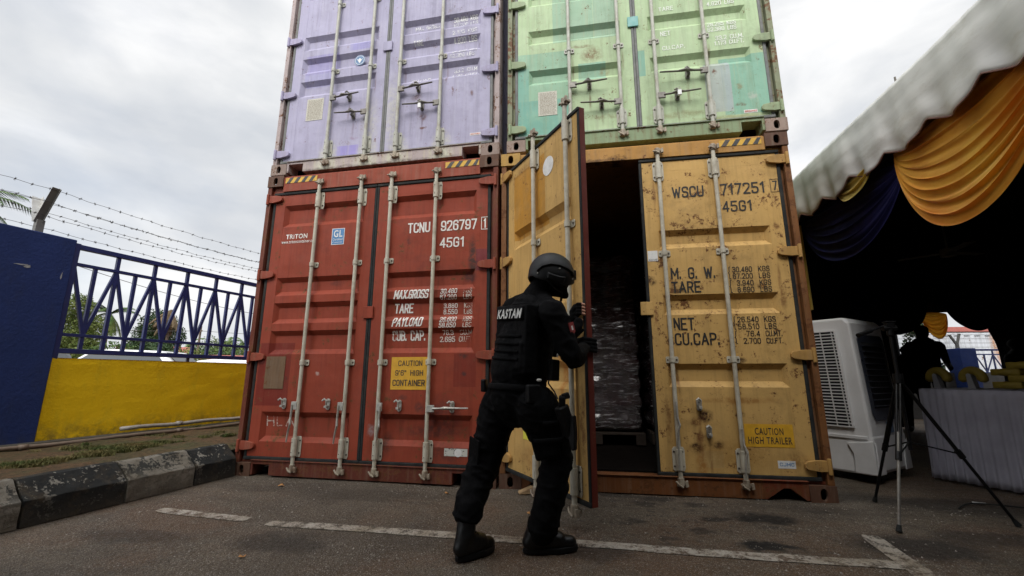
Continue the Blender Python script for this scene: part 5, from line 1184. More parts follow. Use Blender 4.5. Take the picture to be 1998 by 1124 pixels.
# gear: holster, pouches, radio, arm patch
def gear(name, c, ax_up, out, dims, mat=M['black_plastic'], bev=.008, par=per):
    Mx = frame_at(Vector(c), Vector(out), Vector(ax_up)); m = MB(); w_, d_, h = dims; m.box(-w_/2, w_/2, -d_/2, d_/2, -h/2, h/2, Mx); return m.build(name, mat, par, PO, bevel=bev)
thd = (Vector((0.571, -1.27, 0.487))-Vector((0.521, -1.36, 0.727))).normalized()
ho = gear('holster', (0.63, -1.4, 0.653), -thd, (.75, -.65, 0), (.06, .05, .16))
m = MB(); c = Vector((0.615, -1.41, 0.719)); m.bar(c, c+Vector((.0, -.01, .055)), .032, .045); m.bar(c+Vector((0, -.01, .05)), c+Vector((.035, .0, .06)), .03, .03); m.build('pistol_grip', M['black_plastic'], ho, PO, bevel=.006)
m = MB(); m.prism([(-.03, .05), (.03, .06), (.035, -.02), (.03, -.10), (.015, -.105), (-.01, -.03), (-.03, -.02)], .03, 'y', -.015, Matrix.Translation((0.649, -1.4, 0.622)) @ Matrix.Rotation(-.5, 4, 'Z')); m.build('holster_flap', M['black_plastic'], ho, PO, bevel=.005)
for z_ in (.02, -.06):
    c = Vector((0.546, -1.315, 0.623))+Vector((0.008, 0, z_)); m = MB(); m.tube([c+Vector((math.cos(a)*.112, math.sin(a)*.106, .012*math.cos(a))) for a in [2*math.pi*k/24 for k in range(25)]], .011, 8, sx=.3); m.build('thigh_strap', M['black_vest'], per, PO, smooth=True)
gear('belt_pouch', (0.166, -1.2, 0.818), (0, 0, 1), (-1, .1, 0), (.05, .03, .07)); gear('belt_pouch', (0.471, -1.42, 0.784), (0, 0, 1), Rt[:], (.07, .04, .09)); gear('radio_pouch', (0.565, -1.32, 0.901), (0.1, 0, 1), (.8, -.6, 0), (.06, .045, .11))
gear('trouser_pocket', (0.523, -1.36, 0.534), -thd, (.2, -1, 0), (.13, .03, .13), M['black_cloth'], .012); gear('trouser_pocket', (0.132, -1.27, 0.479), (Vector((0.25, -1.16, 0.711))-Vector((0.152, -1.2, 0.428))), (-.75, -.65, 0), (.12, .012, .13), M['black_cloth'], .012)
m = MB(); m.tube([(0.547, -1.38, 0.958), (0.556, -1.37, 0.885), (0.545, -1.38, 0.834), (0.575, -1.37, 0.791), (0.591, -1.39, 0.759)], .004, 6); m.build('coiled_lanyard', M['black_plastic'], per, PO)
m = MB(); m.sphere(Vector((0.505, -1.44, 0.85)), .011, (1.3, .5, .7)); m.sphere(Vector((0.596, -1.4, 0.972)), .007, (.6, .5, 1.4)); m.build('belt_clip', M['galv'], per, PO)
pc_ = Vector((0.672, -1.4, 1.111)); Mx = frame_at(pc_, Vector((.85, -.45, .1)), Vector((0.572, -1.38, 1.191))-Vector((0.66, -1.37, 0.983))); m = MB(); m.prism([(-.025, -.02), (0, -.034), (.025, -.02), (.025, .03), (-.025, .03)], .004, 'y', -.002, Mx); ap = m.build('arm_patch', simple('patch_red', (.22, .02, .02), .7, .3, 60), per, PO)
m = MB(); m.prism([(-.008, -.01), (.008, -.01), (.008, .012), (-.008, .012)], .001, 'y', .0022, Mx); m.build('patch_mark', M['white'], ap, PO)
# boots
def boot(ank, heel, toe, name='boot'):
    ank, heel, toe = Vector(ank), Vector(heel), Vector(toe); d = (toe-heel); L = d.length; d.normalize(); s_ = Vector((-d.y, d.x, 0))
    H = lambda t, z: Vector((heel.x, heel.y, 0))+d*(L*t)+Vector((0, 0, z))
    caps = [(ank, H(.22, .1), .05, .048), (H(.22, .1), H(.14, .055), .048, .042), (H(.13, .052), H(.5, .05), .042, .043), (H(.4, .075), H(.62, .055), .04, .042), (H(.5, .048), H(.85, .036), .041, .034), (H(.62, .042)+s_*.008, H(.88, .034)+s_*.004, .040, .032)]
    o = blob(name, caps, M['leather'], per, PO, .006, 3, lambda c: .0015*noise.noise(c*40))
    for v in o.data.vertices: v.co.z = max(v.co.z, .012)
    m = MB(); n = 24; out = []
    for k in range(n):
        a = 2*math.pi*k/n; x = math.cos(a); y = math.sin(a); wv = .049 if x > 0 else .043
        if -.5 < x < .1: wv *= .9
        out.append((heel.x+d.x*(L*.5+x*(L*.5+.004))+s_.x*y*wv, heel.y+d.y*(L*.5+x*(L*.5+.004))+s_.y*y*wv))
    m.prism(out, .026, 'z', .0); m.build('sole', M['black_plastic'], o, PO, bevel=.005)
    m = MB()
    for k in range(5):
        t = .34+.07*k; z = .125-.012*k; m.tube([H(t, z)+s_*.026, H(t+.01, z+.008), H(t, z)-s_*.026], .0035, 5)
    m.build('laces', M['black_cloth'], o, PO)
boot((0.127, -1.355, 0.191), (.095, -1.425, 0), (.235, -1.235, 0)); boot((0.477, -1.25, 0.081), (.395, -1.265, 0), (.66, -1.165, 0))
# ------------------------------------------------------------------ marquee
tarp = NB('marquee_canvas'); k_ = tarp.noise(3, 6, .65, stretch=(1, .5, 3)); tc_ = tarp.mix(tarp.rng(k_, .35, .7), (.62, .615, .59), (.74, .73, .7)); tc_ = tarp.mix(tarp.rng(tarp.noise(8, 8, .75, off=3, stretch=(1, .4, 1)), .52, .7, 0, .45), tc_, (.42, .38, .3)); tarp.bump(tarp.noise(2.2, 2, .5, stretch=(1, .35, 2)), .35, .03); tarp.done(tc_, .45, 0, .4)
tent = thing('marquee_tent', (6.5, 0, 0), 'white marquee with scalloped eave and dark lined interior at the right', 'marquee')
TO = (6.5, 0, 0); Y0, Y1, ZE = -6.0, 5.2, 2.88
def ridge(x): return ZE+.06+(1-abs(x-6.5)/3.5)*1.75
m = MB(); m.grid(lambda u, v: (3+7*u, Y0+(Y1-Y0)*v, ridge(3+7*u)-.05*math.sin(v*math.pi*4)**2*(1-abs(2*u-1))), 24, 30); m.build('canopy', tarp.m, tent, TO, smooth=True, solid=.004)
def val(u, v):      # valance along the near eave; v 0 top .. 1 scalloped bottom
    y = Y0+(Y1-Y0)*u; ph = (y-1.5)/.43*math.pi; lob = abs(math.sin(ph)); bot = 2.52-.075*lob+.02*noise.noise(Vector((y*3, 0, 0))); top = ZE+.09+.012*math.sin(y*3)
    z = top+(bot-top)*v; bulge = .03*math.sin(v*math.pi*.8)+.018*v*noise.noise(Vector((y*2.1, v*1.5, 4)))+.012*math.sin(y*29+v*2)*v*v+.012*noise.noise(Vector((y*1.2+v*2, v*3, 9)))+.0015*math.sin(y*47+v*9+3*noise.noise(Vector((y*2, v, 1))))*(1-v)
    return (3.0-bulge-.02*math.sin(ph*2)*v, y, z)
m = MB(); m.grid(val, 560, 16); v_ = m.build('valance', tarp.m, tent, TO, smooth=True, solid=.003)
m = MB(); m.tube([Vector(val(i/560, 1)) for i in range(561)], .006, 5); m.build('valance_hem', simple('hem_cord', (.2, .11, .09), .8, .2, 20), v_, TO)
m = MB(); m.grid(lambda u, v: (3+7*u, Y1+.03, 2.5+v*.36+.05*abs(math.sin(u*60))*(1-v)), 160, 4); m.build('valance', tarp.m, tent, TO, smooth=True, solid=.003)
lin = simple('dark_lining', (.006, .006, .012), .9, .3, 3); navyc = simple('navy_satin', (.009, .009, .05), .75, .3, 4, spec=.15)
m = MB(); m.grid(lambda u, v: (3.05+6.9*u, Y0+.05+(Y1-Y0-.1)*v, ridge(3.05+6.9*u)-.12-.12*abs(math.sin(u*14))), 56, 10); m.build('ceiling_lining', lin, tent, TO, smooth=True)
def curtain(name, p0, p1, z0, z1, mat, n=60, amp=.04, cut=None):
    m = MB(); p0, p1 = Vector(p0), Vector(p1); d = p1-p0; nn = Vector((-d.y, d.x)).normalized(); L = d.length
    def f(u, v):
        zz = z0+(z1-z0)*v; a = u
        if cut: a = u*cut[1]+(1-cut[1])*0+(1-u)*cut[0](v)
        q = p0+d*a+nn*(amp*math.sin(a*L*16+.6*math.sin(v*3))*(1-.3*v)); return (q.x, q.y, zz)
    m.grid(f, n, 10); return m.build(name, mat, tent, TO, smooth=True, solid=.004)
curtain('side_curtain', (9.95, Y0), (9.95, Y1), 0.02, 3.0, lin, 160); curtain('added_end_curtain', (3.1, Y0+.05), (9.95, Y0+.05), 0.02, 4.2, lin, 120)  # the end curtain is unseen, added to keep light out of the marquee
curtain('back_curtain', (3.05, Y1-.05), (6.16, Y1-.05), .02, 3.2, lin, 60)
# right back curtain is tied aside, leaving a slanting gap
m = MB()
def bc(u, v):
    z = .02+3.2*v; xl = 7.42+.24*max(0, min(1, (1.96-z)/.55)) ; x = xl+(9.95-xl)*u; return (x, Y1-.06+.05*math.sin(x*15)*(1-.3*v), z)
m.grid(bc, 60, 20); m.build('back_curtain', lin, tent, TO, smooth=True, solid=.004)
m = MB(); m.box(3.05, 9.95, Y1-.09, Y1-.08, 1.98, 4.6); m.build('gable_lining', lin, tent, TO)
for px, py in ((3.12, 5.1), (9.85, 5.1), (9.85, 0), (9.85, -5.9), (3.12, -5.9)):
    m = MB(); m.tube([(px, py, 0), (px, py, ZE)], .04, 10); m.build('tent_pole', M['galv'], tent, TO)
m = MB(); m.tube([(3.04, Y0, ZE), (3.04, Y1, ZE)], .025, 8); m.tube([(6.5, Y0, ridge(6.5)-.07), (6.5, Y1, ridge(6.5)-.07)], .025, 8); m.build('frame_rail', M['steel_dark'], tent, TO)
# swags
def satin(n, a, c, c2):
    b = NB(n); col = b.mix(b.rng(b.noise(1.6, 4, .6), .35, .65), a, c); col = b.mix(b.rng(b.noise(9, 6, .7, off=4), .5, .75, 0, .3), col, c2)
    b.bump(b.noise(60, 5, .7, stretch=(1, 1, 4)), .15, .004); m_ = b.done(col, .42, 0, .4); b.b.inputs['Sheen Weight'].default_value = .3
    tr = b.t.nodes.new('ShaderNodeBsdfTranslucent'); b.L(col, tr.inputs[0]); ms = b.t.nodes.new('ShaderNodeMixShader'); ms.inputs[0].default_value = .35; b.t.links.new(b.b.outputs[0], ms.inputs[1]); b.t.links.new(tr.outputs[0], ms.inputs[2]); b.t.links.new(ms.outputs[0], b.out.inputs[0]); return m_
orange = satin('orange_satin', (.72, .22, .01), (.92, .5, .05), (.6, .13, .008)); gold = satin('gold_satin', (.6, .42, .06), (.75, .55, .12), (.3, .2, .03)); obrown = satin('bronze_satin', (.4, .19, .02), (.5, .25, .035), (.3, .12, .01))
def swag(name, A, B_, sag0, sag1, mat, label, nf=7, amp=.028, bul=.05, nrm=(-1, 0, 0), grp='fabric swags inside the marquee', gather=.35, pw=1.0):
    A, B_ = Vector(A), Vector(B_); nn = Vector(nrm); m = MB()
    def f(u, v):
        p = A.lerp(B_, u); s_ = sag0+(sag1-sag0)*v**pw; sh = (4*u*(1-u))**.62
        inset = (u-.5)*gather*(1-sh)*0; edge_ = min(1, sh*1.2)
        ph = v*nf*math.pi*2+.9*math.sin(u*3.3+A.y)+1.6*noise.noise(Vector((u*2.2, v*3.1, A.y)))
        am = .55+.9*abs(noise.noise(Vector((u*1.7, v*4.2, 3+A.x)))); fold = (math.sin(ph)+.35*math.sin(ph*2.3+u*5))*amp*am*1.3*edge_*(.4+.6*v)
        dz = s_*sh+.03*math.sin(u*math.pi*1)*v; q = p+nn*(fold+bul*sh*v); q.z -= dz+.012*math.cos(v*nf*math.pi*2)*edge_; return q
    m.grid(f, 90, 120); return tag(m.build(name, mat, smooth=True), label, 'swag', grp)
swag('orange_swag', (3.07, -.17, 2.52), (3.07, -1.42, 2.62), .0, .76, orange, 'large golden orange satin swag hanging from the marquee eave', 8, .022, .10, pw=.9)
m = MB(); m.grid(lambda u, v: (3.13+.02*math.sin(u*30), -.17-1.3*u, 2.9-(.55+.18*math.sin(u*math.pi))*v), 60, 8); tag(m.build('valance_drape', obrown, smooth=True), 'bronze satin backing behind the top of the orange swag', 'drape')
swag('navy_swag', (3.09, 1.33, 2.50), (3.09, -.22, 2.42), -.1, .52, navyc, 'dark navy satin swag left of the big orange one', 7, .02, .05)
swag('gold_swag', (3.02, .50, 2.54), (3.02, -.05, 2.56), -.12, .17, gold, 'small gold satin swag between the navy and orange swags', 4, .016, .04)
m = MB(); m.grid(lambda u, v: (3.1+.03*math.sin(u*9), 1.42+.16*u*(1-.5*v), 2.52-.95*v), 16, 14); tag(m.build('gold_tail', gold, smooth=True), 'narrow gold fabric tail beside the yellow container', 'drape')
swag('orange_swag', (6.43, 4.95, 1.93), (6.86, 4.98, 1.93), -.05, .39, orange, 'small orange swag glowing in the far opening of the marquee', 6, .02, .05, (0, -1, 0))
swag('navy_swag', (5.2, 4.85, 2.4), (6.5, 4.85, 2.1), -.1, .62, navyc, 'navy swag at the far side, left of the small orange one', 6, .02, .05, (0, -1, 0))
swag('navy_swag', (6.66, 4.75, 2.1), (7.46, 4.75, 2.05), -.1, .42, navyc, 'wide navy swag over the far opening, right of the small orange one', 6, .02, .05, (0, -1, 0))
m = MB(); m.tube([(0, 0, 0), (0, 0, .3)], .008, 6); t = thing('pennant', (3.3, -.0, 2.98), 'tiny blue and red pennant on the marquee roof edge', 'pennant'); m.build('staff', M['steel_dark'], t)
m = MB(); m.prism([(0, .1), (-.06, .2), (-.04, .08), (.01, .02)], .004, 'y'); m.build('cloth', simple('pennant_blue', (.15, .17, .4), .7), t)
# ------------------------------------------------------------------ evaporative air cooler
cw = simple('cooler_white', (.74, .74, .74), .4, .05, 3, dirt=.15, bump=.05); cgrey = simple('cooler_grey', (.03, .035, .05), .35, .2, 5); cdk = simple('cooler_shade', (.01, .01, .012), .9)  # near-black cdk is for flat sheets that paint shade inside the grilles
caz = R(41); CO = Vector((3.06, .62, 0)); cooler = thing('air_cooler', CO, 'white evaporative air cooler with louvred side beside the yellow container', 'air cooler', rz=caz)
# local x along the front face (right), y = depth away from camera; origin at the near left corner
CW, CD, CH = .66, .56, 1.39
def cfront(z): return .0 if z < .36 else .045*(z-.36)/(CH-.36)
m = MB()
prof = [(.03, .06), (.0, .10), (.0, .36), (.006, .375), (.045, CH-.05), (.085, CH), (CD, CH), (CD, .06)]
body_side = lambda x: [(x, a, b) for a, b in prof]
A = [m.b.verts.new(q) for q in body_side(0)]; B_ = [m.b.verts.new(q) for q in body_side(CW)]; n = len(A)
for i in range(n): m.b.faces.new((A[i], A[(i+1) % n], B_[(i+1) % n], B_[i]))
m.b.faces.new(A[::-1]); m.b.faces.new(B_); m.build('housing', cw, cooler, bevel=.02)
m = MB(); m.box(-.012, CW+.012, .04, CD+.01, .345, .375); m.build('seam_band', cw, cooler, bevel=.005)
for q_ in (lambda m: m.prism([(.0, .07), (.16, .07), (.15, .22), (.19, .31), (.0, .34)], .02, 'x', -.02), lambda m: m.box(-.02, .0, CD-.06, CD, .07, .34), lambda m: m.prism([(-.01, .07), (.12, .07), (.10, .26), (.0, .33)], .012, 'y', -.012), lambda m: m.prism([(CW-.13, .07), (CW+.01, .07), (CW, .33), (CW-.1, .26)], .012, 'y', -.012)):
    m = MB(); q_(m); m.build('tank_rib', cw, cooler, bevel=.006)
# side louvre grille (left side, x = 0)
pnl = MB(); z0, z1 = .44, 1.27
for i in range(1): pnl.box(-.002, -.001, .27, CD-.02, z0, z1)
gp = pnl.build('grille_shade_sheet', cdk, cooler)  # flat dark sheet standing in for the shade behind the louvres
def gl_y0(z): return .12+cfront(z)
m = MB(); N = 30
for i in range(N+1):
    z = z0+(z1-z0)*i/N; m.box(-.022, -.004, gl_y0(z), CD-.02, z, z+.009, None)
for k in range(5):
    a = gl_y0(z0)+.03+k*.09; m.bar((-.012, min(a, CD-.03), z0), (-.012, min(a+.045*(z1-z0), CD-.03), z1), .008, .008)
m.bar((-.014, gl_y0(z0), z0), (-.014, gl_y0(z1), z1), .02, .014); m.box(-.024, -.004, CD-.035, CD-.02, z0, z1)
m.build('louvre_grille', cw, gp)
q = MB(); q.quad((-.0015, gl_y0(z0), z0), (-.0015, CD-.02, z0), (-.0015, CD-.02, z1), (-.0015, gl_y0(z1), z1)); q.build('grille_shade_back', cdk, gp)
# front outlet with vanes, control panel
def onf(x, z, out=0): return (x, cfront(z)-out-.0, z)
m = MB(); m.b.faces.new([m.b.verts.new(onf(*p, .006)) for p in ((.07, .56), (.11, .50), (.55, .50), (.59, .56), (.59, 1.2), (.55, 1.24), (.11, 1.24), (.07, 1.2))]); sur = m.build('outlet_surround', cgrey, cooler, solid=.006)
m = MB(); m.b.faces.new([m.b.verts.new(onf(*p, .011)) for p in ((.12, .6), (.54, .6), (.54, 1.17), (.12, 1.17))]); m.build('outlet_shade_sheet', cdk, sur)  # flat dark sheet painting the shade inside the outlet
m = MB()
for i in range(11): z = .62+i*.052; a = Vector(onf(.12, z, .018)); c = Vector(onf(.54, z, .018)); m.bar(a, c, .02, .006)
m.build('outlet_vane', cgrey, sur)
m = MB(); m.b.faces.new([m.b.verts.new(onf(*p, .005)) for p in ((.3, .39), (.42, .39), (.42, .48), (.3, .48))]); m.build('control_panel', simple('panel_blue', (.1, .16, .25), .3), cooler, solid=.004)
m = MB(); m.box(.08, CW-.08, .27, .45, CH, CH+.004); m.build('top_panel', cgrey, cooler)
for x_, y_ in ((.07, .08), (CW-.07, .08), (.07, CD-.08), (CW-.07, CD-.08)): m = MB(); m.tube([(x_-.015, y_, .035), (x_+.015, y_, .035)], .035, 14); m.build('castor', M['black_plastic'], cooler)
# ------------------------------------------------------------------ tripod
tp = thing('camera_tripod', (2.76, -.3, 0), 'black camera tripod with pan handle standing in front of the air cooler', 'tripod'); TP = (2.76, -.3, 0)
hub = Vector((2.755, -.31, .86)); bk_ = M['black_plastic']
MB().tube([hub+Vector((0, 0, -.03)), hub+Vector((0, 0, .03))], .028, 12).build('hub', bk_, tp, TP)
for i, ft in enumerate(((2.71, .08, 0), (2.455, -.59, 0), (3.23, -.34, 0))):
    ft = Vector(ft); a = hub+(ft-hub).normalized()*.04; mid = a.lerp(ft, .52); m = MB(); u = (ft-a).normalized(); sd_ = u.cross(Vector((0, 0, 1))).normalized()*.012
    m.tube([a+sd_*.8, mid+sd_*.8], .0075, 8); m.tube([a-sd_*.8, mid-sd_*.8], .0075, 8); m.tube([mid-u*.025, mid+u*.025], .017, 10); lg = m.build('leg', bk_, tp, TP)
    m = MB(); m.tube([mid-u*.15, ft-u*.03], .009, 10); m.build('leg_tube', M['steel_dark'] if i == 1 else bk_, lg, TP); m = MB(); m.tube([ft-u*.04, ft+Vector((0, 0, .004))], [.011, .016], 10); m.build('rubber_foot', M['rubber'], lg, TP)
    m = MB(); m.tube([hub+Vector((0, 0, -.4)), mid], .005, 6); m.build('brace', bk_, tp, TP)
MB().tube([hub+Vector((0, 0, -.45)), hub+Vector((0, 0, .30))], .011, 10).build('centre_column', bk_, tp, TP)
m = MB(); hd_ = hub+Vector((0, 0, .33)); m.tube([hd_-Vector((0, 0, .05)), hd_+Vector((0, 0, .02))], .02, 12); m.box(hd_.x-.022, hd_.x+.028, hd_.y-.02, hd_.y+.02, hd_.z+.01, hd_.z+.035); m.tube([hd_+Vector((-.04, 0, 0)), hd_+Vector((.04, 0, 0))], .02, 10); m.box(hd_.x-.026, hd_.x+.034, hd_.y-.024, hd_.y+.024, hd_.z+.0375, hd_.z+.046); m.build('pan_head', bk_, tp, TP, bevel=.003)
m = MB(); a, c = hd_+Vector((-.02, 0, .02)), Vector((2.50, -.42, 1.135)); m.tube([a, a.lerp(c, .5)], .006, 8); m.tube([a.lerp(c, .48), a.lerp(c, .55), c], [.008, .014, .015], 10); m.build('pan_handle', bk_, tp, TP)
# ------------------------------------------------------------------ skirted table and parcels
skm = NB('grey_skirt_cloth'); skc = skm.mix(skm.rng(skm.noise(3, 5, .6), .35, .65), (.33, .32, .37), (.42, .41, .47)); skm.done(skc, .75, 0, .3)
TA = Vector((3.70, .97)); td = Vector((.46, -.89)).normalized(); tn = Vector((.89, .46)).normalized(); TO2 = (TA.x, TA.y, 0)
tb = thing('trestle_table', TO2, 'long trestle table hidden behind a pleated grey skirt', 'table', rz=math.atan2(td.y, td.x))
MB().box(0, 3.0, 0, .75, .73, .76).build('tabletop', wood, tb, bevel=.004)
for x_ in (.2, 2.8):
    for y_ in (.1, .65): m = MB(); m.tube([(x_, y_, 0), (x_, y_, .73)], .015, 8); m.build('leg', M['steel_dark'], tb)
m = MB()
def sk(u, v):
    s = u*3.8-.02; z = .765-v*.75; p = .013*math.sin(s*105+2.2*math.sin(s*7)+1.5*noise.noise(Vector((s*5, 0, 2))))*(.3+.9*v)+.02*noise.noise(Vector((s*4, v*1.2, 0)))*v+.03*v
    if s < .0+.0: pass
    if s <= 3.0: return (max(s, -.02), -.012-p, z)
    return (3.012+p, s-3.0, z)
m.grid(sk, 1200, 12); o = m.build('table_skirt', skm.m, smooth=True, solid=.002); o.location = TO2; o.rotation_euler = (0, 0, math.atan2(td.y, td.x)); tag(o, 'pleated grey satin skirt round the trestle table', 'tablecloth')
m = MB(); m.grid(lambda u, v: (-.02+3.04*u, -.02+.8*v, .768+.003*noise.noise(Vector((u*20, v*8, 1)))), 60, 16); o = m.build('table_cover', skm.m, smooth=True); o.location = TO2; o.rotation_euler = (0, 0, math.atan2(td.y, td.x)); tag(o, 'grey cloth lying over the top of the skirted table', 'tablecloth')
parm = NB('yellow_wrap'); pcol = parm.mix(parm.rng(parm.noise(7, 5, .6), .35, .65), (.2, .14, .015), (.27, .2, .03)); parm.bump(parm.noise(30, 6, .7), .4, .006); parm.done(pcol, .55, 0, .3)
def tl(s, d, z): q = TA+td*s+tn*d; return Vector((q.x, q.y, z))
rz_t = math.atan2(td.y, td.x); r_ = random.Random(4)
rowsn = ['bottom row', 'second row', 'third row', 'top row']; proto = None
for L in range(4):
    for c in range(7 if L < 3 else 5):
        s = .50+c*.215+(.1 if L % 2 else 0)
        if proto is None:
            m = MB(); m.sphere((0, 0, .0325), .1, (1.04, .75, .33), 20, 12); m.box(-.09, .09, -.06, .06, .006, .06); proto = m.build('wrapped_parcel', parm.m); md = proto.modifiers.new('r', 'REMESH'); md.mode = 'VOXEL'; md.voxel_size = .008; md = proto.modifiers.new('s', 'SMOOTH'); md.iterations = 5
            me = evalmesh(proto); proto.modifiers.clear(); proto.data = me; me.polygons.foreach_set('use_smooth', [True]*len(me.polygons)); o = proto
        else: o = proto.copy(); COL.objects.link(o)
        o.location = tl(s, .22+r_.uniform(-.01, .01), .770+L*.052); o.rotation_euler = (0, 0, rz_t+r_.uniform(-.06, .06))
        tag(o, 'yellow wrapped parcel, %s of the stack, %s from the left' % (rowsn[L], ['leftmost', 'second', 'third', 'fourth', 'fifth', 'sixth', 'seventh'][c]), 'parcel', 'yellow wrapped parcels stacked on the table')
for i, (s, lab) in enumerate(((.06, 'yellow arched bundle at the left end of the skirted table'), (.30, 'yellow arched bundle right beside the parcel stack'))):
    t = thing('arched_bundle', tl(s, .15, .772), lab, 'bundle', 'arched yellow bundles on the table', rz_t); m = MB(); pts = [(.062*math.cos(a)*1.0, 0, .078+.072*math.sin(a)) for a in [R(-20)+R(220)*k/16 for k in range(17)]]
    m.tube(pts, [.018]+[.036]*15+[.018], 12); m.build('wrap', parm.m, t, smooth=True); m = MB(); m.prism([(-.03, 0), (.02, 0), (-.0, .12), (-.03, .13)], .06, 'y', -.03); m.build('grey_stand', simple('stand_grey', (.25, .25, .26), .5), t)
# dark figures inside the marquee
def bystander(x, y, h, label, facing, turn=0):
    t = thing('person', (x, y, 0), label, 'person', 'people standing inside the marquee', facing); s = h/1.72
    c = [((0, 0, .95*s), (0, 0, 1.38*s), .15, .16, (1.15, .75, 1)), ((-.19, 0, 1.40*s), (.19, 0, 1.40*s), .065, .065), ((0, 0, 1.42*s), (0, 0, 1.52*s), .055, .052), ((0, .01, 1.6*s), (0, .01, 1.64*s), .088, .085), ((0, .06, 1.56*s), (0, .075, 1.55*s), .05, .035), ((0, .105, 1.585*s), (0, .112, 1.58*s), .014, .012)]
    for sg in (-1, 1):
        c += [((sg*.09, 0, .92*s), (sg*.11, .01, .5*s), .095, .065), ((sg*.11, .01, .5*s), (sg*.12, -.02, .09*s), .062, .045), ((sg*.12, -.03, .05), (sg*.13, .15, .035), .045, .036), ((sg*.22, 0, 1.38*s), (sg*.27, -.02, 1.08*s), .055, .044), ((sg*.27, -.02, 1.08*s), (sg*.2, .2, 1.02*s), .042, .032)]
        for k in range(4): c.append(((sg*.19, .22, (1.035-.018*k)*s), (sg*.15, .275, (1.03-.02*k)*s), .011, .009))
        c.append(((sg*.18, .21, 1.05*s), (sg*.15, .23, 1.085*s), .012, .01)); c.append(((sg*.2, .19, 1.02*s), (sg*.185, .235, 1.01*s), .03, .028))
    blob('body', c, M['black_cloth'], t, (0, 0, 0), .014, 2)
    m = MB(); m.sphere((0, -.005, 1.655*s), .098, (.95, 1.08, .85), 16, 10); m.build('hair', M['black_cloth'], t, smooth=True)
bystander(6.24, 4.69, 1.70, 'tall dark figure standing in front of the small orange swag', R(170)); bystander(6.02, 4.75, 1.36, 'shorter dark figure behind the air cooler', R(150)); bystander(7.22, 4.29, 1.42, 'dark figure at the right edge of the marquee opening', R(200))
# ceiling fan
t = thing('ceiling_fan', (6.5, 4.2, 2.85), 'dim ceiling fan hanging inside the dark marquee', 'ceiling fan'); fm = simple('fan_grey', (.2, .2, .2), .5)
MB().tube([(0, 0, 0), (0, 0, 1.1)], .012, 8).build('down_rod', fm, t); MB().tube([(0, 0, -.08), (0, 0, .04)], .1, 16).build('motor', fm, t)
for k in range(3): a = 2*math.pi*k/3+.3; m = MB(); m.bar((.1*math.cos(a), .1*math.sin(a), -.02), (.62*math.cos(a), .62*math.sin(a), -.02), .13, .006); m.build('blade', fm, t)
# black cable and white tag on the ground
m = MB(); m.tube([(3.15+.06*i, -.02+.09*math.sin(i*.5)+.02*i, .006) for i in range(26)], .005, 6); tag(m.build('floor_cable', M['rubber'], smooth=True), 'black cable lying on the ground by the table skirt', 'cable')
m = MB(); m.prism([(0, 0), (.07, .004), (.072, .016), (.002, .014)], .004, 'z', 0); o = m.build('cable_tag', M['white']); o.location = (3.36, .16, .006); o.rotation_euler = (0, 0, -.4); tag(o, 'small white tag on the ground below the skirt', 'tag')
# far side of the marquee: white container, railing with pillar, climbing plant
wc = paint('white_container_paint', (.55, .57, .6), stains=[(-1.05, 1.7, .18, .9, (.38, .16, .06), .9), (.75, 1.8, .16, .8, (.4, .18, .06), .9), (1.25, 1.9, .06, .8, (.35, .25, .15), .6)], rust=.25, rscale=4)
t = thing('freight_container', (10.9, 10.2, 0), 'white ribbed container with rust streaks seen through the far opening', 'shipping container', rz=R(6))
m = MB(); m.box(-4.5, 1.9, 0, 2.3, 0, .15); m.box(-4.5, 1.9, 0, 2.3, 1.98, 2.05); m.build('frame', wc, t)
m = MB()
for k in range(24):
    u = -4.5+k*.265
    for a, b, da, db in ((0, .09, .03, .03), (.09, .13, .03, 0), (.13, .22, 0, 0), (.22, .265, 0, .03)): m.quad((u+a, da, .15), (u+b, db, .15), (u+b, db, 1.98), (u+a, da, 1.98))
m.build('side_wall', wc, t)
m = MB()
for sgn in (0, 1): m.box(-4.5 if not sgn else -.68, -4.4 if not sgn else -.58, -.012, .05, 0, 2.05)
m.build('corner_post', wc, t); 
t = thing('freight_container', (12.2, 15.5, 0), 'second pale container with a reddish roof line farther behind', 'shipping container', rz=R(6)); MB().box(-6, 4, 0, 2.3, 0, 2.55).build('frame', wc, t); MB().box(-6.1, 4.1, -.1, 2.4, 2.57, 2.75).build('roof', roofr, t)
t = thing('metal_railing', (8.55, 7.35, 1.0), 'navy railing beyond the marquee in front of the white container', 'railing', rz=R(8))
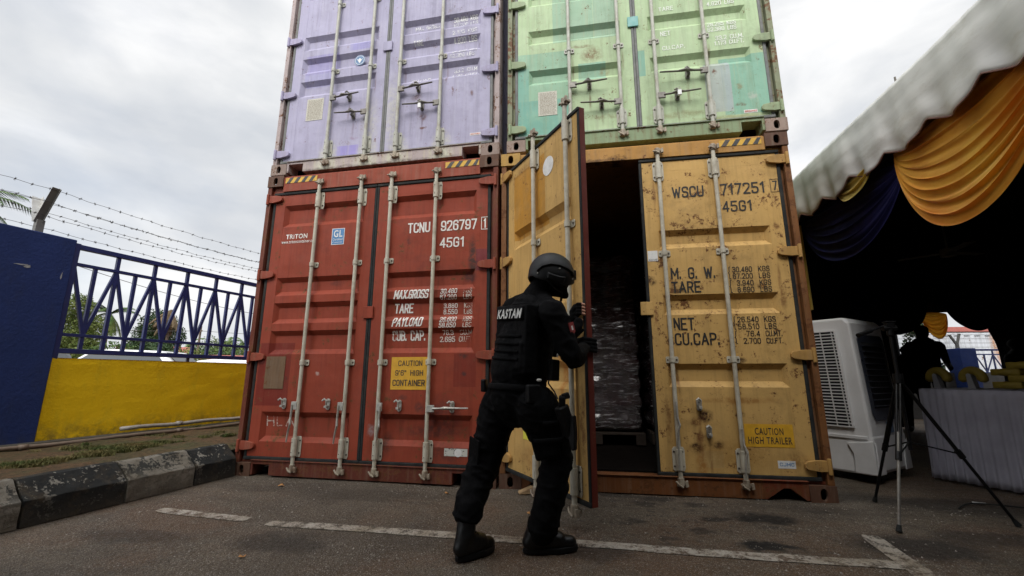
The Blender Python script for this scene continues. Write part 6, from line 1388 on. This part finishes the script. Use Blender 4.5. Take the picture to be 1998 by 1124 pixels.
MB().box(-2.6, 3.2, -.02, .02, .42, .46).build('top_rail', navyr, t); MB().box(-2.6, 3.2, -.02, .02, .33, .355).build('middle_rail', navyr, t); MB().box(-2.6, 3.2, -.02, .02, -.06, -.03).build('bottom_rail', navyr, t)
for k in range(16):
    a = -2.6+k*.376; MB().box(a-.011, a+.011, -.011, .011, -.05, .42).build('upright_bar', navyr, t)
    for a0, a1 in ((a, a+.188), (a+.376, a+.188)): m = MB(); m.bar((a0, 0, .34), (a1, 0, -.04), .018, .018, (0, 1, 0)); m.build('diagonal_bar', navyr, t)
    MB().box(a+.177, a+.199, -.011, .011, -.05, .34).build('upright_bar', navyr, t)
o = MB().box(-2.7, 3.4, -.1, .1, 0, .95).build('boundary_wall', simple('dark_concrete', (.06, .055, .05), .9, .3, 4)); o.location = (8.55, 7.35, 0); o.rotation_euler = (0, 0, R(8)); tag(o, 'low dark wall under the navy railing beyond the marquee', 'wall')
o = MB().box(-.17, .17, -.16, .12, 0, 1.46).build('gate_pillar', navy, bevel=.01); o.location = (8.55, 7.2, 0); o.rotation_euler = (0, 0, R(8)); tag(o, 'short navy pillar in front of the white container', 'pillar')
t = thing('wire_post', (8.55, 7.25, 1.46), 'Y-shaped wire post on the short navy pillar beyond the marquee', 'fence post'); m = MB(); m.bar((0, 0, 0), (0, 0, .1), .05, .05); m.bar((0, 0, .08), (.08, 0, .32), .045, .03); m.bar((0, 0, .08), (-.11, 0, .3), .045, .03); m.build('wire_arm', gdark, t)
m = MB()
for k in range(4): z = 1.5+k*.09; m.tube([(6.1, 7.0, z), (12, 7.85, z)], .004, 5)
tag(m.build('wire_strands', wiremat), 'four wire strands over the far navy railing', 'wire fence')
t = thing('climbing_plant', (8.25, 7.9, 0), 'green climbing plant between the white containers', 'plant'); m = MB(); m.tube([(0, 0, 0), (.05, .05, 1.2), (0, 0, 2.3)], .03, 6); m.build('stem', barkm, t); crown(t, [(0, 0, 2.1, .35, .3), (-.05, 0, 1.6, .22, .4), (.1, 0, 1.0, .3, .4)], 1500, .05, LM[1], 77)
